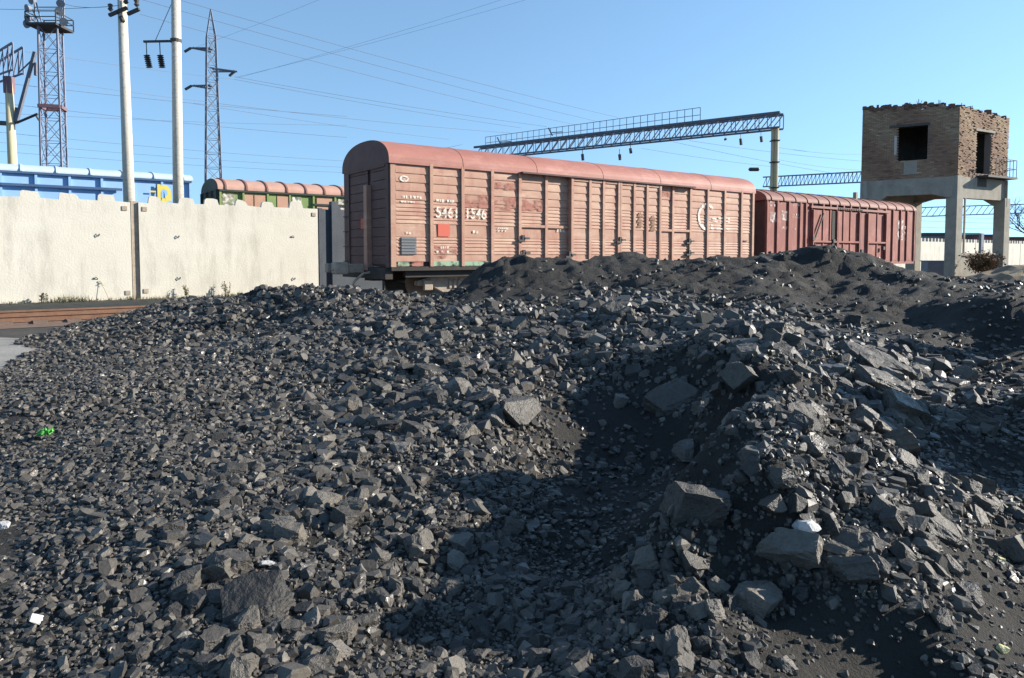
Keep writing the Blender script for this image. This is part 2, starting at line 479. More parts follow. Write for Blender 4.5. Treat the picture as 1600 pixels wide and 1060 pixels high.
# ------------------------------------------------------------------ coal heap: one height field
# photo x, photo y, distance, stone cover, largest stone radius
CP = [
    (0, 1060, 2.36, .4, .02), (0, 850, 3.45, .8, .035), (0, 720, 4.8, .9, .035), (0, 600, 7.6, .9, .035), (75, 545, 10.5, .9, .05),
    (110, 515, 13.1, .9, .06), (200, 492, 15.1, .9, .07), (250, 479, 15.7, 1, .08), (300, 470, 15.2, 1, .1), (430, 457, 13.2, 1, .12),
    (520, 453, 12.6, 1, .12), (600, 457, 12.2, 1, .12), (650, 482, 11.8, 1, .09), (630, 470, 12.6, 1, .09), (700, 484, 11.4, 1, .1),
    (200, 600, 6.6, 1, .045), (200, 700, 4.7, 1, .042), (200, 800, 3.6, 1, .05), (150, 950, 2.75, 1, .05), (60, 1000, 2.58, .8, .035),
    (400, 520, 10.5, 1, .10), (400, 600, 6.9, 1, .06), (400, 700, 4.85, 1, .07), (400, 800, 3.6, 1, .08), (350, 900, 2.95, 1, .1), (350, 1040, 2.35, 1, .09),
    (600, 500, 9.8, 1, .12), (600, 560, 7.6, 1, 0.138), (600, 640, 5.8, 1, 0.127), (600, 740, 4.3, 1, .1), (600, 850, 3.4, 1, .09), (550, 950, 2.8, 1, .08), (550, 1050, 2.36, 1, .07),
    (750, 490, 9.9, 1, .13), (760, 560, 7.5, 1, 0.149), (800, 640, 5.5, 1, 0.138), (780, 720, 4.75, 1, .08), (740, 800, 3.75, 1, .07), (700, 900, 3.25, 1, .06), (650, 1000, 2.72, 1, .06), (600, 950, 2.8, 1, .07), (670, 860, 3.35, 1, .07), (720, 780, 3.95, 1, .07), (590, 1040, 2.42, 1, .06), (760, 750, 4.3, 1, .07), (840, 700, 5.3, 1, .08), (760, 850, 3.55, 1, .07), (740, 910, 3.1, 1, .06), (690, 970, 2.85, 1, .05), (640, 1040, 2.42, 1, .05), (800, 790, 4.08, 1, .07), (1300, 1050, 2.36, .3, .04), (110, 1050, 2.38, 1, .045), (220, 1045, 2.38, 1, .06),
    (900, 680, 5.75, .4, .06), (950, 760, 4.8, .25, .04), (850, 870, 3.68, .45, .05), (950, 900, 3.45, .25, .04),
    (870, 520, 8.5, 1, 0.172), (960, 490, 9.2, 1, 0.196), (1010, 478, 9.3, 1, 0.172), (1080, 500, 8.5, 1, 0.184), (1150, 530, 6.7, 1, 0.184), (1000, 560, 7.0, .9, 0.161), (1000, 620, 6.4, .5, .08), (1080, 600, 6.3, .5, .08),
    (1100, 560, 6.4, .9, .14), (1180, 560, 4.75, 1, .13), (1190, 610, 4.05, 1, .1), (1178, 680, 3.4, 1, .08), (1160, 640, 3.85, 1, .09), (1128, 712, 4.1, .2, .04), (1135, 668, 4.2, .2, .04), (1138, 748, 3.3, .2, .04), (1110, 765, 3.4, .2, .04), (1060, 640, 6.0, .25, .05), (1100, 690, 4.85, .25, .04), (1040, 792, 3.6, .3, .04), (1000, 805, 3.88, .2, .04), (1095, 846, 3.25, .15, .03), (955, 832, 4.0, .2, .04), (1090, 640, 5.6, .25, .05), (1022, 862, 3.5, .15, .04), (865, 765, 4.62, .5, .05), (905, 825, 4.08, .25, .04), (1130, 585, 4.5, 1, .11), (1172, 740, 2.98, 1, .08), (1075, 785, 2.95, .8, .06), (1140, 800, 2.98, .9, .06), (1200, 845, 2.86, 1, .07), (1350, 925, 2.6, 1, .07), (1500, 1030, 2.35, .9, .06),
    (1150, 915, 2.75, .7, .06), (1060, 900, 2.72, 1, .085), (1100, 960, 2.46, 1, .085), (1000, 980, 2.47, 1, .06), (1250, 990, 2.52, .5, .05), (1400, 1050, 2.38, .25, .04), (900, 960, 2.9, 1, .06), (800, 1040, 2.5, .9, .05),
    (1100, 720, 5.0, .25, .05), (1050, 680, 5.6, .3, .05), (1030, 750, 4.7, .25, .05),
    (1300, 700, 3.7, 1, 0.145), (1300, 800, 3.0, 1, 0.113), (1400, 800, 3.1, 1, 0.113), (1450, 870, 2.85, 1, 0.084), (1500, 800, 3.4, 1, 0.098), (1550, 800, 3.65, .9, 0.098), (1555, 855, 3.35, .6, .05),
    (1300, 620, 4.8, 1, 0.177), (1400, 640, 5.0, 1, 0.177), (1400, 700, 4.2, 1, 0.161), (1500, 640, 5.5, 1, 0.140), (1560, 660, 5.4, .9, 0.112), (1500, 720, 4.65, .2, .05), (1600, 730, 4.68, .1, .03), (1600, 850, 3.44, .12, .03), (1550, 950, 2.82, .1, .02), (1600, 1050, 2.4, .1, .02),
    (1300, 560, 6.2, 1, 0.172), (1350, 540, 7.2, 1, 0.196), (1450, 570, 7.0, 1, 0.138), (1550, 600, 6.7, .5, .08), (1600, 590, 7.6, .2, .05),
    (740, 425, 13.8, 0.023, 0.032), (790, 405, 14.2, 0.013, 0.032), (860, 408, 14.3, 0.023, 0.040), (930, 412, 14.5, 0.032, 0.048), (980, 399, 14.6, 0.023, 0.040), (1040, 410, 14.6, 0.054, 0.064), (1120, 408, 14.6, 0.054, 0.064), (1180, 402, 14.2, 0.068, 0.080), (1230, 395, 13.8, 0.081, 0.096), (1290, 390, 13.6, 0.081, 0.104), (1350, 404, 13.4, 0.081, 0.080), (1430, 424, 13.2, 0.068, 0.064), (1500, 440, 12.6, 0.135, 0.064), (1570, 445, 11.5, .3, .08), (1640, 450, 11, .3, .08),
    (760, 460, 12.0, 0.113, 0.048), (850, 450, 12.2, 0.090, 0.048), (850, 480, 10.6, .8, .1), (950, 450, 12.2, 0.135, 0.064), (1000, 460, 11, .7, .12), (1100, 450, 11.8, 0.081, 0.064), (1100, 482, 10, .8, .12), (1200, 450, 11.4, 0.068, 0.064), (1200, 500, 9.2, .8, .12), (1300, 430, 13.0, .06, .05), (1300, 470, 11.2, .06, .05), (1300, 512, 8.9, .4, .08), (1400, 460, 11.2, 0.068, 0.048), (1400, 510, 9, 0.135, 0.048), (1440, 505, 9.6, 0.090, 0.048),
    (1520, 472, 9.3, 0.135, 0.048), (1555, 463, 9.2, 0.135, 0.048), (1600, 470, 9.0, .3, .06), (1530, 550, 7.6, 0.180, 0.056), (1595, 556, 7.5, .3, .06),
]
WP = [(-1.5, -.4, -.02), (1.5, -.4, .0), (4, -.2, .0), (-4, -.2, -.05),  # far side and flanks, in metres
    (-9, 7.7, -.1), (-9.6, 10.6, -.1), (-9.8, 13.5, -.1), (-9.5, 16, -.1), (-7.4, 17.6, -.1), (-4.0, 15.6, -.06), (-2.2, 15.6, -.05), (-1.0, 16.8, -.1), (2, 18.0, -.1), (6, 18.0, -.1), (11, 17.5, -.05),
    (-6.5, 5, -.08), (-4.2, 3.0, -.04), (-3, 1.2, -.02), (0, 1.2, .03), (3, 1.2, .02), (5, 2.5, .02), (6.5, 4, .02), (7, 6.5, .1), (9.5, 9.5, .7), (12, 9, .3), (13, 13, .3),
    (-2.3, 14.3, .1), (-1.9, 13.3, .28), (-1.5, 15.2, .05), (-12.5, 16, -.2), (-12, 8, -.2), (14, 18, -.2),
]
cw = np.array([[*at(p[0], p[1], p[2])] for p in CP] + [list(p) for p in WP])
cz = np.array([[p[3], p[4]] for p in CP] + [[.15, .03]] * len(WP))
P2 = cw[:, :2]


def phi(a, b):
    d2 = ((a[:, None, :] - b[None, :, :]) ** 2).sum(2)
    return np.sqrt(d2 + .02)


n_ = len(P2)
A = np.zeros((n_ + 3, n_ + 3))
A[:n_, :n_] = phi(P2, P2) - np.eye(n_) * .003
A[:n_, n_] = 1
A[:n_, n_ + 1:n_ + 3] = P2
A[n_:, :n_] = A[:n_, n_:].T
WGT = np.linalg.solve(A, np.r_[cw[:, 2], 0, 0, 0])


def zone(x, y):
    """stone cover and largest stone radius, blended from the control points"""
    out = np.zeros((len(x), 2))
    for i in range(0, len(x), 20000):
        p = np.stack([x[i:i + 20000], y[i:i + 20000]], 1)
        d2 = ((p[:, None, :] - P2[None]) ** 2).sum(2)
        wt = 1 / (d2 + .01 * (1 + p[:, 1:2] * .3)) ** 2
        out[i:i + 20000] = (wt @ cz) / wt.sum(1, keepdims=True)
    return out[:, 0], out[:, 1]


def height(x, y, detail=True):
    z = np.zeros(len(x))
    for i in range(0, len(x), 20000):
        p = np.stack([x[i:i + 20000], y[i:i + 20000]], 1)
        z[i:i + 20000] = phi(p, P2) @ WGT[:n_] + WGT[n_] + p @ WGT[n_ + 1:]
    z += 1.9 * np.exp(-(((x - 5.45) / .75) ** 2 + ((y - 5.05) / .8) ** 2))  # three unseen mounds right of the view, added for the shadows they cast
    z += .5 * np.exp(-(((x - 3.4) / .36) ** 2 + ((y - 3.45) / .22) ** 2))
    z += 1.3 * np.exp(-(((x - 7.3) / .8) ** 2 + ((y - 7.9) / .5) ** 2))
    if detail:
        amp = np.clip(z * 2 + .15, .03, 1)
        z += amp * (.045 * vnoise(x * 1.7, y * 1.7, 1) + .03 * vnoise(x * 4.1, y * 4.1, 2) + .016 * vnoise(x * 9.3, y * 9.3, 3) + .008 * vnoise(x * 21, y * 21, 4))
        far = np.clip((y - 9) / 3, 0, 1)
        rid = 1 - np.abs(vnoise(x * .9 + 5, y * .9, 8))
        z += far * amp * (.07 * (rid - .6) + .04 * (1 - 2 * np.abs(vnoise(x * 2.3, y * 2.3, 9))) + .028 * (.5 - np.abs(vnoise(x * 5.2, y * 5.2, 10))) * 2 + .022 * vnoise(x * 12, y * 12, 12))
    return z


ys = .5 * (18.5 / .5) ** (np.arange(480) / 479)
xs = np.linspace(-1, 1, 400)
wid = .95 * ys + 1.2
gx = (xs[None, :] * wid[:, None]).ravel()
gx = np.clip(gx, -12.5, 13.5)
gx = (xs[None, :] * np.minimum(wid, 13.0)[:, None]).ravel()
gy = np.repeat(ys, 400)
INPIT = lambda x, y: (x > -2.9) & (x < 3.9) & (y < 7.9)
gz = height(gx, gy)
CORE = (gx > -2.2) & (gx < 3.5) & (gy > 2.1) & (gy < 7.5)
gz = np.where(INPIT(gx, gy) & ~CORE, np.maximum(gz, .008), gz)
NR, NC = 480, 400
idx = np.arange(NR * NC).reshape(NR, NC)
q = np.stack([idx[:-1, :-1], idx[:-1, 1:], idx[1:, 1:], idx[1:, :-1]], -1).reshape(-1, 4)
keep = (gz[q].max(1) > -.05) | INPIT(gx, gy)[q].any(1)
q = q[keep]


def np_mesh(name, verts, tris, nper, mat):
    me = bpy.data.meshes.new(name)
    me.vertices.add(len(verts))
    me.vertices.foreach_set('co', np.asarray(verts, np.float32).ravel())
    me.loops.add(tris.size)
    me.loops.foreach_set('vertex_index', tris.ravel().astype(np.int32))
    nf = len(tris)
    me.polygons.add(nf)
    me.polygons.foreach_set('loop_start', (np.arange(nf) * nper).astype(np.int32))
    me.materials.append(mat)
    me.polygons.foreach_set('use_smooth', [False] * nf)
    me.update(calc_edges=True)
    return me


me = np_mesh('coal_heap', np.stack([gx, gy, gz], 1), q, 4, M['fines'])
me.polygons.foreach_set('use_smooth', [True] * len(me.polygons))
heap = bpy.data.objects.new('coal_heap', me)
COL.objects.link(heap)
tag(heap, kind='structure')


def hz(x, y):
    return float(height(np.array([x]), np.array([y]))[0])


def cast(px, py):
    """first point of the heap seen at a photo position"""
    ds = 1.9 * (17.5 / 1.9) ** (np.arange(700) / 699)
    pts = np.array([at(px, py, d) for d in ds])
    zz = height(pts[:, 0], pts[:, 1])
    hit = np.nonzero(pts[:, 2] <= zz)[0]
    i = hit[0] if len(hit) else len(ds) - 1
    return float(pts[i, 0]), float(pts[i, 1]), float(zz[i])


# ------------------------------------------------------------------ coal pieces
def cut_stone(rs, dims, cuts, sub=0, amp=0.0):
    bm = bmesh.new()
    bmesh.ops.create_cube(bm, size=2)
    for v in bm.verts:
        v.co = Vector((v.co.x * dims[0], v.co.y * dims[1], v.co.z * dims[2]))
    for _ in range(cuts):
        n = Vector(rs.normal(size=3)).normalized()
        ext = max(abs(v.co.dot(n)) for v in bm.verts)
        g = bmesh.ops.bisect_plane(bm, geom=bm.verts[:] + bm.edges[:] + bm.faces[:], plane_co=n * ext * rs.uniform(.55, .8), plane_no=n, clear_outer=True)
        ed = [e for e in g['geom_cut'] if isinstance(e, bmesh.types.BMEdge)]
        if len(ed) >= 3:
            bmesh.ops.edgeloop_fill(bm, edges=ed)
    bmesh.ops.remove_doubles(bm, verts=bm.verts, dist=.06 if not sub else .03)
    bmesh.ops.triangulate(bm, faces=bm.faces[:])
    if sub:
        for _ in range(sub):
            bmesh.ops.subdivide_edges(bm, edges=bm.edges[:], cuts=1, use_grid_fill=True)
        sd = rs.uniform(0, 50)
        bm.normal_update()
        nn = [v.normal.copy() for v in bm.verts]
        for v, no in zip(bm.verts, nn):
            p = v.co * 1.6 + Vector((sd, 0, 0))
            st = Vector((p.x * 1.3, p.y * 1.3, p.z * 7))
            d = mnoise.noise(p) * .6 + mnoise.noise(p * 2.7) * .35 + mnoise.noise(p * 6) * .25 + round(mnoise.noise(st) * 3) / 3 * .55
            v.co += no * d * amp
        bmesh.ops.triangulate(bm, faces=bm.faces[:])
    bmesh.ops.recalc_face_normals(bm, faces=bm.faces[:])
    return bm


rs = np.random.default_rng(3)
SMALL, MID, BIG = [], [], []
for i in range(22):
    bm = cut_stone(rs, (1, rs.uniform(.7, 1), rs.uniform(.6, .92)), 8)
    bm.verts.index_update()
    SMALL.append((np.array([v.co for v in bm.verts]), np.array([[v.index for v in f.verts] for f in bm.faces])))
    bm.free()
for i in range(22):
    bm = cut_stone(rs, (1, rs.uniform(.68, 1), rs.uniform(.55, .9)), 13)
    bm.verts.index_update()
    MID.append((np.array([v.co for v in bm.verts]), np.array([[v.index for v in f.verts] for f in bm.faces])))
    bm.free()
KINDS = []
for i in range(24):
    flat = i % 3 == 0
    dims = (1, rs.uniform(.6, .9), rs.uniform(.36, .5) if flat else rs.uniform(.62, .9))
    bm = cut_stone(rs, dims, 9 if flat else 12, 3, .085)
    me = bpy.data.meshes.new('coal_lump')
    bm.to_mesh(me)
    bm.free()
    me.materials.append(M['lump'])
    at_ = me.attributes.new('gloss', 'FLOAT', 'FACE')
    nf = len(me.polygons)
    nrm = np.zeros(nf * 3, np.float32)
    me.polygons.foreach_get('normal', nrm)
    nrm = nrm.reshape(-1, 3)
    gl = np.clip(vnoise(nrm[:, 0] * 2.2 + i * 3, nrm[:, 1] * 2.2 + nrm[:, 2] * 2, i) * 1.2 - .35, 0, 1)
    at_.data.foreach_set('value', gl.astype(np.float32))
    BIG.append(me)
    KINDS.append('slab' if flat else 'block')


def rot_rand(n, tilt):
    """random rotations: full spin, limited tilt"""
    a = RNG.uniform(0, 2 * np.pi, n)
    b = RNG.uniform(0, 2 * np.pi, n)
    t = np.abs(RNG.normal(0, tilt, n))
    ca, sa = np.cos(a), np.sin(a)
    ct, st = np.cos(t), np.sin(t)
    ax = np.stack([np.cos(b), np.sin(b), np.zeros(n)], 1)
    K = np.zeros((n, 3, 3))
    K[:, 0, 2] = ax[:, 1]; K[:, 1, 2] = -ax[:, 0]; K[:, 2, 0] = -ax[:, 1]; K[:, 2, 1] = ax[:, 0]
    Rt = np.eye(3)[None] + st[:, None, None] * K + (1 - ct)[:, None, None] * (K @ K)
    Rz = np.zeros((n, 3, 3))
    Rz[:, 0, 0] = ca; Rz[:, 0, 1] = -sa; Rz[:, 1, 0] = sa; Rz[:, 1, 1] = ca; Rz[:, 2, 2] = 1
    return Rt @ Rz


# candidates, octave by octave
X, Y, RAD = [], [], []
r0 = .006
while r0 < .2:
    dmax = min(15.6, 2 * r0 / 0.0026)
    if dmax > 2.1:
        area = .8 * (dmax ** 2 - 2.0 ** 2) + .8 * (dmax - 2)
        nn = int(.6 * area / (1.5 * math.pi * r0 * r0))
        yy = np.sqrt(RNG.uniform(2.0 ** 2, dmax ** 2, nn))
        xx = RNG.uniform(-1, 1, nn) * (.78 * yy + .25)
        rr = r0 * 2 ** RNG.uniform(0, 1, nn)
        cv, sm = zone(xx, yy)
        sm = np.maximum(sm, .02)
        if r0 < .02: cv = np.maximum(cv, .3)
        clump = .62 + .5 * vnoise(xx * 2.1, yy * 2.1, 31)
        ok = (RNG.uniform(0, 1, nn) < np.clip(cv * (clump + .3 * (cv > .8)), 0, 1)) & (rr < sm * RNG.uniform(.6, 1.05, nn)) & (rr > 0.0026 * yy * .9)
        X.append(xx[ok]); Y.append(yy[ok]); RAD.append(rr[ok])
    r0 *= 2
X, Y, RAD = np.concatenate(X), np.concatenate(Y), np.concatenate(RAD)
Z = height(X, Y)
pxx, pyy = proj(X, Y, Z)
ok = ((Z > .004) | INPIT(X, Y)) & (pxx > -70) & (pxx < 1670) & (pyy < 1130)
X, Y, Z, RAD, pxx, pyy = X[ok], Y[ok], Z[ok], RAD[ok], pxx[ok], pyy[ok]
e_ = .04
gxn = (height(X + e_, Y, False) - height(X - e_, Y, False)) / (2 * e_)
gyn = (height(X, Y + e_, False) - height(X, Y - e_, False)) / (2 * e_)
NRM = np.stack([-gxn, -gyn, np.ones(len(X))], 1)
NRM /= np.linalg.norm(NRM, axis=1, keepdims=True)
# which of them the camera sees: march the heap towards the camera
vis = np.ones(len(X), bool)
cand = np.nonzero((RAD / Y > .0075) & (pxx > 5) & (pxx < 1595) & (pyy < 1055))[0]
for tt in np.linspace(.55, .985, 26):
    hx, hy = X[cand] * tt, Y[cand] * tt
    hzv = CAM_Z + (Z[cand] + RAD[cand] * .5 - CAM_Z) * tt
    vis[cand] &= height(hx, hy, False) < hzv + .01
cand = cand[vis[cand]]

# ---- lumps one can point at, from the photograph: x, y, width in px, kind, tilt, label
HERO = [
    (805, 640, 78, 'slab', (1.0, -.2, .9), 'big pale upright coal slab standing at the left edge of the dark hollow'),
    (1055, 622, 78, 'slab', (.5, -.5, .5), 'big flat-faced grey coal block leaning alone in the upper shadowed hollow'),
    (967, 628, 32, 'block', (.3, 0, 1), 'small sunlit coal lump left of the big leaning block in the hollow'),
    (1094, 638, 30, 'block', (.2, .3, 2), 'smooth bluish coal lump just right of the big leaning block'),
    (672, 580, 54, 'slab', (.2, .2, 1), 'flat brownish coal slab lying high on the left slope'),
    (615, 625, 40, 'block', (.1, .3, 2), 'rounded bluish coal lump in the middle of the left slope'),
    (1092, 785, 96, 'block', (.15, .2, .2), 'broad pale coal boulder on the nose of the front heap'),
    (1338, 890, 92, 'slab', (.6, .3, 2.6), 'long flat coal slab on the lower right crest of the front heap'),
    (1080, 878, 52, 'slab', (.7, .3, .4), 'curved dark coal slab topping the small front rubble clump'),
    (1084, 922, 40, 'block', (.5, .6, .7), 'pointed coal block below the curved slab in the front rubble clump'),
    (1022, 968, 52, 'block', (.3, .5, 1.2), 'cube-shaped coal block at the left of the front rubble clump'),
    (1043, 1008, 38, 'block', (.9, .2, .2), 'shiny coal block at the bottom of the front rubble clump'),
    (1362, 562, 96, 'slab', (.35, .3, .3), 'very large slanted coal slab below the back ridge, upper of two'),
    (1382, 602, 84, 'slab', (.3, .3, .1), 'very large slanted coal slab below the back ridge, lower of two'),
    (392, 945, 118, 'slab', (.35, -.3, .6), 'largest flat coal slab in the lower left, lying diagonally'),
    (525, 995, 66, 'block', (.2, .1, .5), 'rounded coal boulder at the edge of the front shadow, bottom centre-left'),
    (330, 1010, 60, 'block', (.3, .1, 1.5), 'angular coal boulder at the bottom left, below the diagonal slab'),
    (285, 930, 56, 'block', (.1, .2, 2.5), 'brown-tinged coal boulder left of the diagonal slab'),
    (452, 840, 56, 'block', (.1, .1, .3), 'round cracked coal boulder above the diagonal slab'),
    (540, 812, 46, 'block', (.3, .2, 1.1), 'brownish coal lump right of the round cracked boulder'),
    (385, 848, 38, 'block', (.5, .2, 1.9), 'small blocky coal lump left of the round cracked boulder'),
    (1235, 862, 98, 'slab', (.9, .1, 2.5), 'long dark coal slab in shadow under the crest of the front heap'),
    (1180, 935, 88, 'block', (.4, .1, 1), 'big dark coal boulder in full shadow right of the front rubble clump'),
    (1398, 690, 92, 'slab', (.4, .5, 2.6), 'long brownish coal slab lying down the right flank'),
    (1331, 503, 28, 'block', (.1, .1, 1), 'single pale coal lump alone on the face of the back ridge'),
    (711, 882, 42, 'block', (.4, .9, 1.4), 'upright coal lump at the left border of the hollow shadow'),
    (729, 677, 42, 'block', (.4, .8, 1.2), 'brownish upright coal lump left of the big pale slab'),
    (962, 502, 22, 'block', (.2, .2, .4), 'left one of two cube-like coal lumps side by side on the rim'),
    (984, 503, 22, 'block', (.2, .2, 1.4), 'right one of two cube-like coal lumps side by side on the rim'),
    (1507, 588, 36, 'block', (.4, .9, .3), 'glossy rounded coal lump at the edge of the right-hand shadow'),
    (1572, 855, 76, 'slab', (.3, .5, 2.7), 'dark coal slab at the right frame edge beside the bare ground'),
    (857, 958, 28, 'block', (.1, .1, .3), 'small cube of coal perched at the left end of the front clump'),
    (1228, 590, 46, 'slab', (.9, .1, 1.6), 'upright oval coal slab at the top of the right flank'),
    (1270, 645, 44, 'block', (.3, .3, .8), 'rounded grey coal block high on the right flank'),
    (745, 795, 44, 'slab', (.5, .6, .9), 'narrow coal slab on end beside the upper hollow shadow'),
    (362, 735, 44, 'slab', (.3, .1, .5), 'brownish flat coal lump in the middle of the left slope'),
    (1120, 915, 40, 'block', (.5, .5, 1.3), 'tall wedge of coal at the right of the front rubble clump'),
    (1435, 800, 50, 'slab', (.5, .5, 2.4), 'tilted coal slab midway down the right flank'),
    (1160, 590, 60, 'block', (.7, .3, .9), 'ribbed coal block at the top of the shadowed face'),
    (1075, 705, 50, 'block', (.3, .3, 2), 'half-lit coal lump in the shadow above the pale boulder'),
]
SHORT = ['big pale upright slab', 'leaning flat-faced block', 'small hollow lump', 'smooth bluish lump', 'flat brownish high slab', 'bluish mid-slope lump', 'broad pale boulder', 'long slab on the lower right crest', 'curved slab of the front clump', 'pointed block of the front clump', 'cube-shaped block of the front clump', 'shiny block of the front clump', 'upper very large slanted slab', 'lower very large slanted slab', 'diagonal slab at lower left', 'rounded bottom boulder', 'angular boulder at bottom left', 'brown-tinged boulder at lower left', 'round cracked boulder', 'brownish lump by the cracked boulder', 'blocky lump by the cracked boulder', 'long shadowed slab', 'big shadowed boulder', 'long brownish slab on the right flank', 'lone lump on the back ridge', 'upright lump at the hollow border', 'brownish upright lump', 'left twin cube on the rim', 'right twin cube on the rim', 'glossy rounded lump', 'dark slab at the right edge', 'small perched cube', 'upright oval slab', 'rounded grey flank block', 'narrow slab on end', 'brownish flat mid-slope lump', 'tall wedge of the front clump', 'tilted slab on the right flank', 'ribbed block', 'half-lit lump']
used = np.zeros(len(X), bool)
n_ind = 0


def put_lump(x, y, z, rad, mesh, rot, label, group):
    o = bpy.data.objects.new('coal_lump', mesh)
    COL.objects.link(o)
    o.location = (x, y, z)
    o.rotation_euler = rot
    o.scale = (rad, rad, rad)
    return tag(o, label, 'coal lump', group)


slabs = [i for i, k in enumerate(KINDS) if k == 'slab']
blocks = [i for i, k in enumerate(KINDS) if k == 'block']
for i, (px, py, wpx, kd, rt, lab) in enumerate(HERO):
    x, y, z = cast(px, py + wpx * .12)
    rad = wpx / 2 / FPX * y * .96
    pool = slabs if kd == 'slab' else blocks
    put_lump(x, y + rad * .1, z + rad * .08, rad, BIG[pool[(i * 5) % len(pool)]], rt, lab, 'large coal lumps of the heap')
    used |= (np.abs(X - x) < rad * .7) & (np.abs(Y - y) < rad * .7) & (RAD > rad * .3)
    n_ind += 1


def where(px, py, d):
    if d > 10.5: return 'on the dusty back ridge before the wagons', 'coal lumps on the back ridge'
    if px > 1180 and py > 560: return 'on the sunlit right flank of the front heap', 'coal lumps on the right flank'
    if 780 < px <= 1200 and py > 860: return 'in the rubble clump at the foot of the front heap', 'coal lumps in the front clump'
    if px > 760 and py > 560: return 'on the border of the shadowed hollow', 'coal lumps round the hollow'
    if px > 760: return 'in the blocky rim behind the shadowed hollow', 'coal lumps on the rim'
    if py > 760: return 'low on the left slope near the camera', 'coal lumps on the lower left slope'
    return 'high on the left slope below the white fence', 'coal lumps on the upper left slope'


cand = cand[~used[cand]]
order = cand[np.argsort(-(RAD[cand] / Y[cand]))]
pick = order[:298 - n_ind]
ORD = ['nearest', 'second', 'third', 'fourth', 'fifth', 'sixth', 'seventh', 'eighth', 'ninth', 'tenth', 'eleventh', 'twelfth']
rel = {}
for i in pick:
    dd = [math.hypot(pxx[i] - h[0], (pyy[i] - h[1]) * 1.3) for h in HERO]
    j = int(np.argmin(dd))
    dx_, dy_ = pxx[i] - HERO[j][0], pyy[i] - HERO[j][1]
    sec = int(((math.degrees(math.atan2(-dy_, dx_)) + 22.5) % 360) // 45)
    rel.setdefault((j, sec), []).append((dd[j], i))
LAB = {}
for (j, sec), l_ in rel.items():
    for n2, (_, i) in enumerate(sorted(l_)):
        dn = ['right of', 'upper right of', 'above', 'upper left of', 'left of', 'lower left of', 'below', 'lower right of'][sec]
        LAB[i] = (ORD[min(n2, 11)] + ' ' if len(l_) > 1 else '', dn + ' the ' + SHORT[j])
for i in pick:
    used[i] = True
    k = int(RNG.integers(len(BIG)))
    wh, grp = where(pxx[i], pyy[i], Y[i])
    big = RAD[i] / Y[i] * FPX * 2
    nm = 'thick flat coal slab ' if KINDS[k] == 'slab' else 'angular coal block '
    sz = 'larger ' if big > 44 else 'smaller '
    n = Vector(NRM[i])
    qv = Vector((0, 0, 1)).rotation_difference(n)
    eu = (qv.to_matrix() @ Matrix([list(r) for r in rot_rand(1, .4)[0]])).to_euler()
    put_lump(X[i], Y[i], Z[i] + RAD[i] * .06, RAD[i] * 1.02, BIG[k], eu, LAB[i][0] + ('slab' if KINDS[k] == 'slab' else 'lump') + ' of coal ' + LAB[i][1], grp)

# ---- everything smaller: one mass of rubble
rest = np.nonzero(~used)[0]
Rm = rot_rand(len(rest), .55)
sx = RNG.uniform(.8, 1.15, (len(rest), 3))
tone0 = np.clip(.42 + .2 * RNG.normal(size=len(rest)), 0, 1)
VV, TT, TN, GL = [], [], [], []
off = 0
small = (RAD[rest] / Y[rest]) < .0062
pid = RNG.integers(0, 22, len(rest))
for lib, msk in ((SMALL, small), (MID, ~small)):
    for k in range(22):
        s_ = np.nonzero(msk & (pid == k))[0]
        if not len(s_): continue
        pv, pt = lib[k]
        g = rest[s_]
        loc = np.stack([X[g], Y[g], Z[g] + RAD[g] * RNG.uniform(-.3, .3, len(g))], 1)
        vv = np.einsum('nij,nvj->nvi', Rm[s_], pv[None] * sx[s_][:, None, :]) * RAD[g][:, None, None] + loc[:, None, :]
        VV.append(vv.reshape(-1, 3))
        TT.append((pt[None] + (off + np.arange(len(g)) * len(pv))[:, None, None]).reshape(-1, 3))
        off += len(g) * len(pv)
        TN.append(np.repeat(tone0[s_], len(pt)))
        gl = np.where(RNG.uniform(size=(len(g), len(pt))) < .2, RNG.uniform(.5, 1, (len(g), len(pt))), RNG.uniform(0, .3, (len(g), len(pt))))
        GL.append(gl.ravel())
VV, TT = np.concatenate(VV), np.concatenate(TT)
me = np_mesh('coal_rubble', VV, TT, 3, M['coal'])
me.attributes.new('tone', 'FLOAT', 'FACE').data.foreach_set('value', np.concatenate(TN).astype(np.float32))
me.attributes.new('gloss', 'FLOAT', 'FACE').data.foreach_set('value', np.concatenate(GL).astype(np.float32))
rub = bpy.data.objects.new('coal_rubble', me)
COL.objects.link(rub)
tag(rub, 'loose black coal rubble covering the heap', kind='stuff')
print('STONES', len(rest), 'tris', len(TT), 'individual', n_ind + len(pick))

#@@PART2
# ------------------------------------------------------------------ wagons
def rail_frame(o, p):
    """position along and above a vertical plane through o along the tracks, seen at photo position p"""
    a = at(p[0], p[1], 10) - Vector((0, 0, CAM_Z))
    # solve (0,0,CAM_Z) + k*a = o + t*U + z
    k = o.dot(V) / a.dot(V)
    q = a * k - o
    return q.dot(U), CAM_Z + a.z * k


def patch(parent, x0, x1, z0, z1, y, m, name='paint_patch', nx=1):
    mb = MB()
    mb.quad((x0, y, z0), (x1, y, z0), (x1, y, z1), (x0, y, z1))
    return mb.build(name, m, parent)


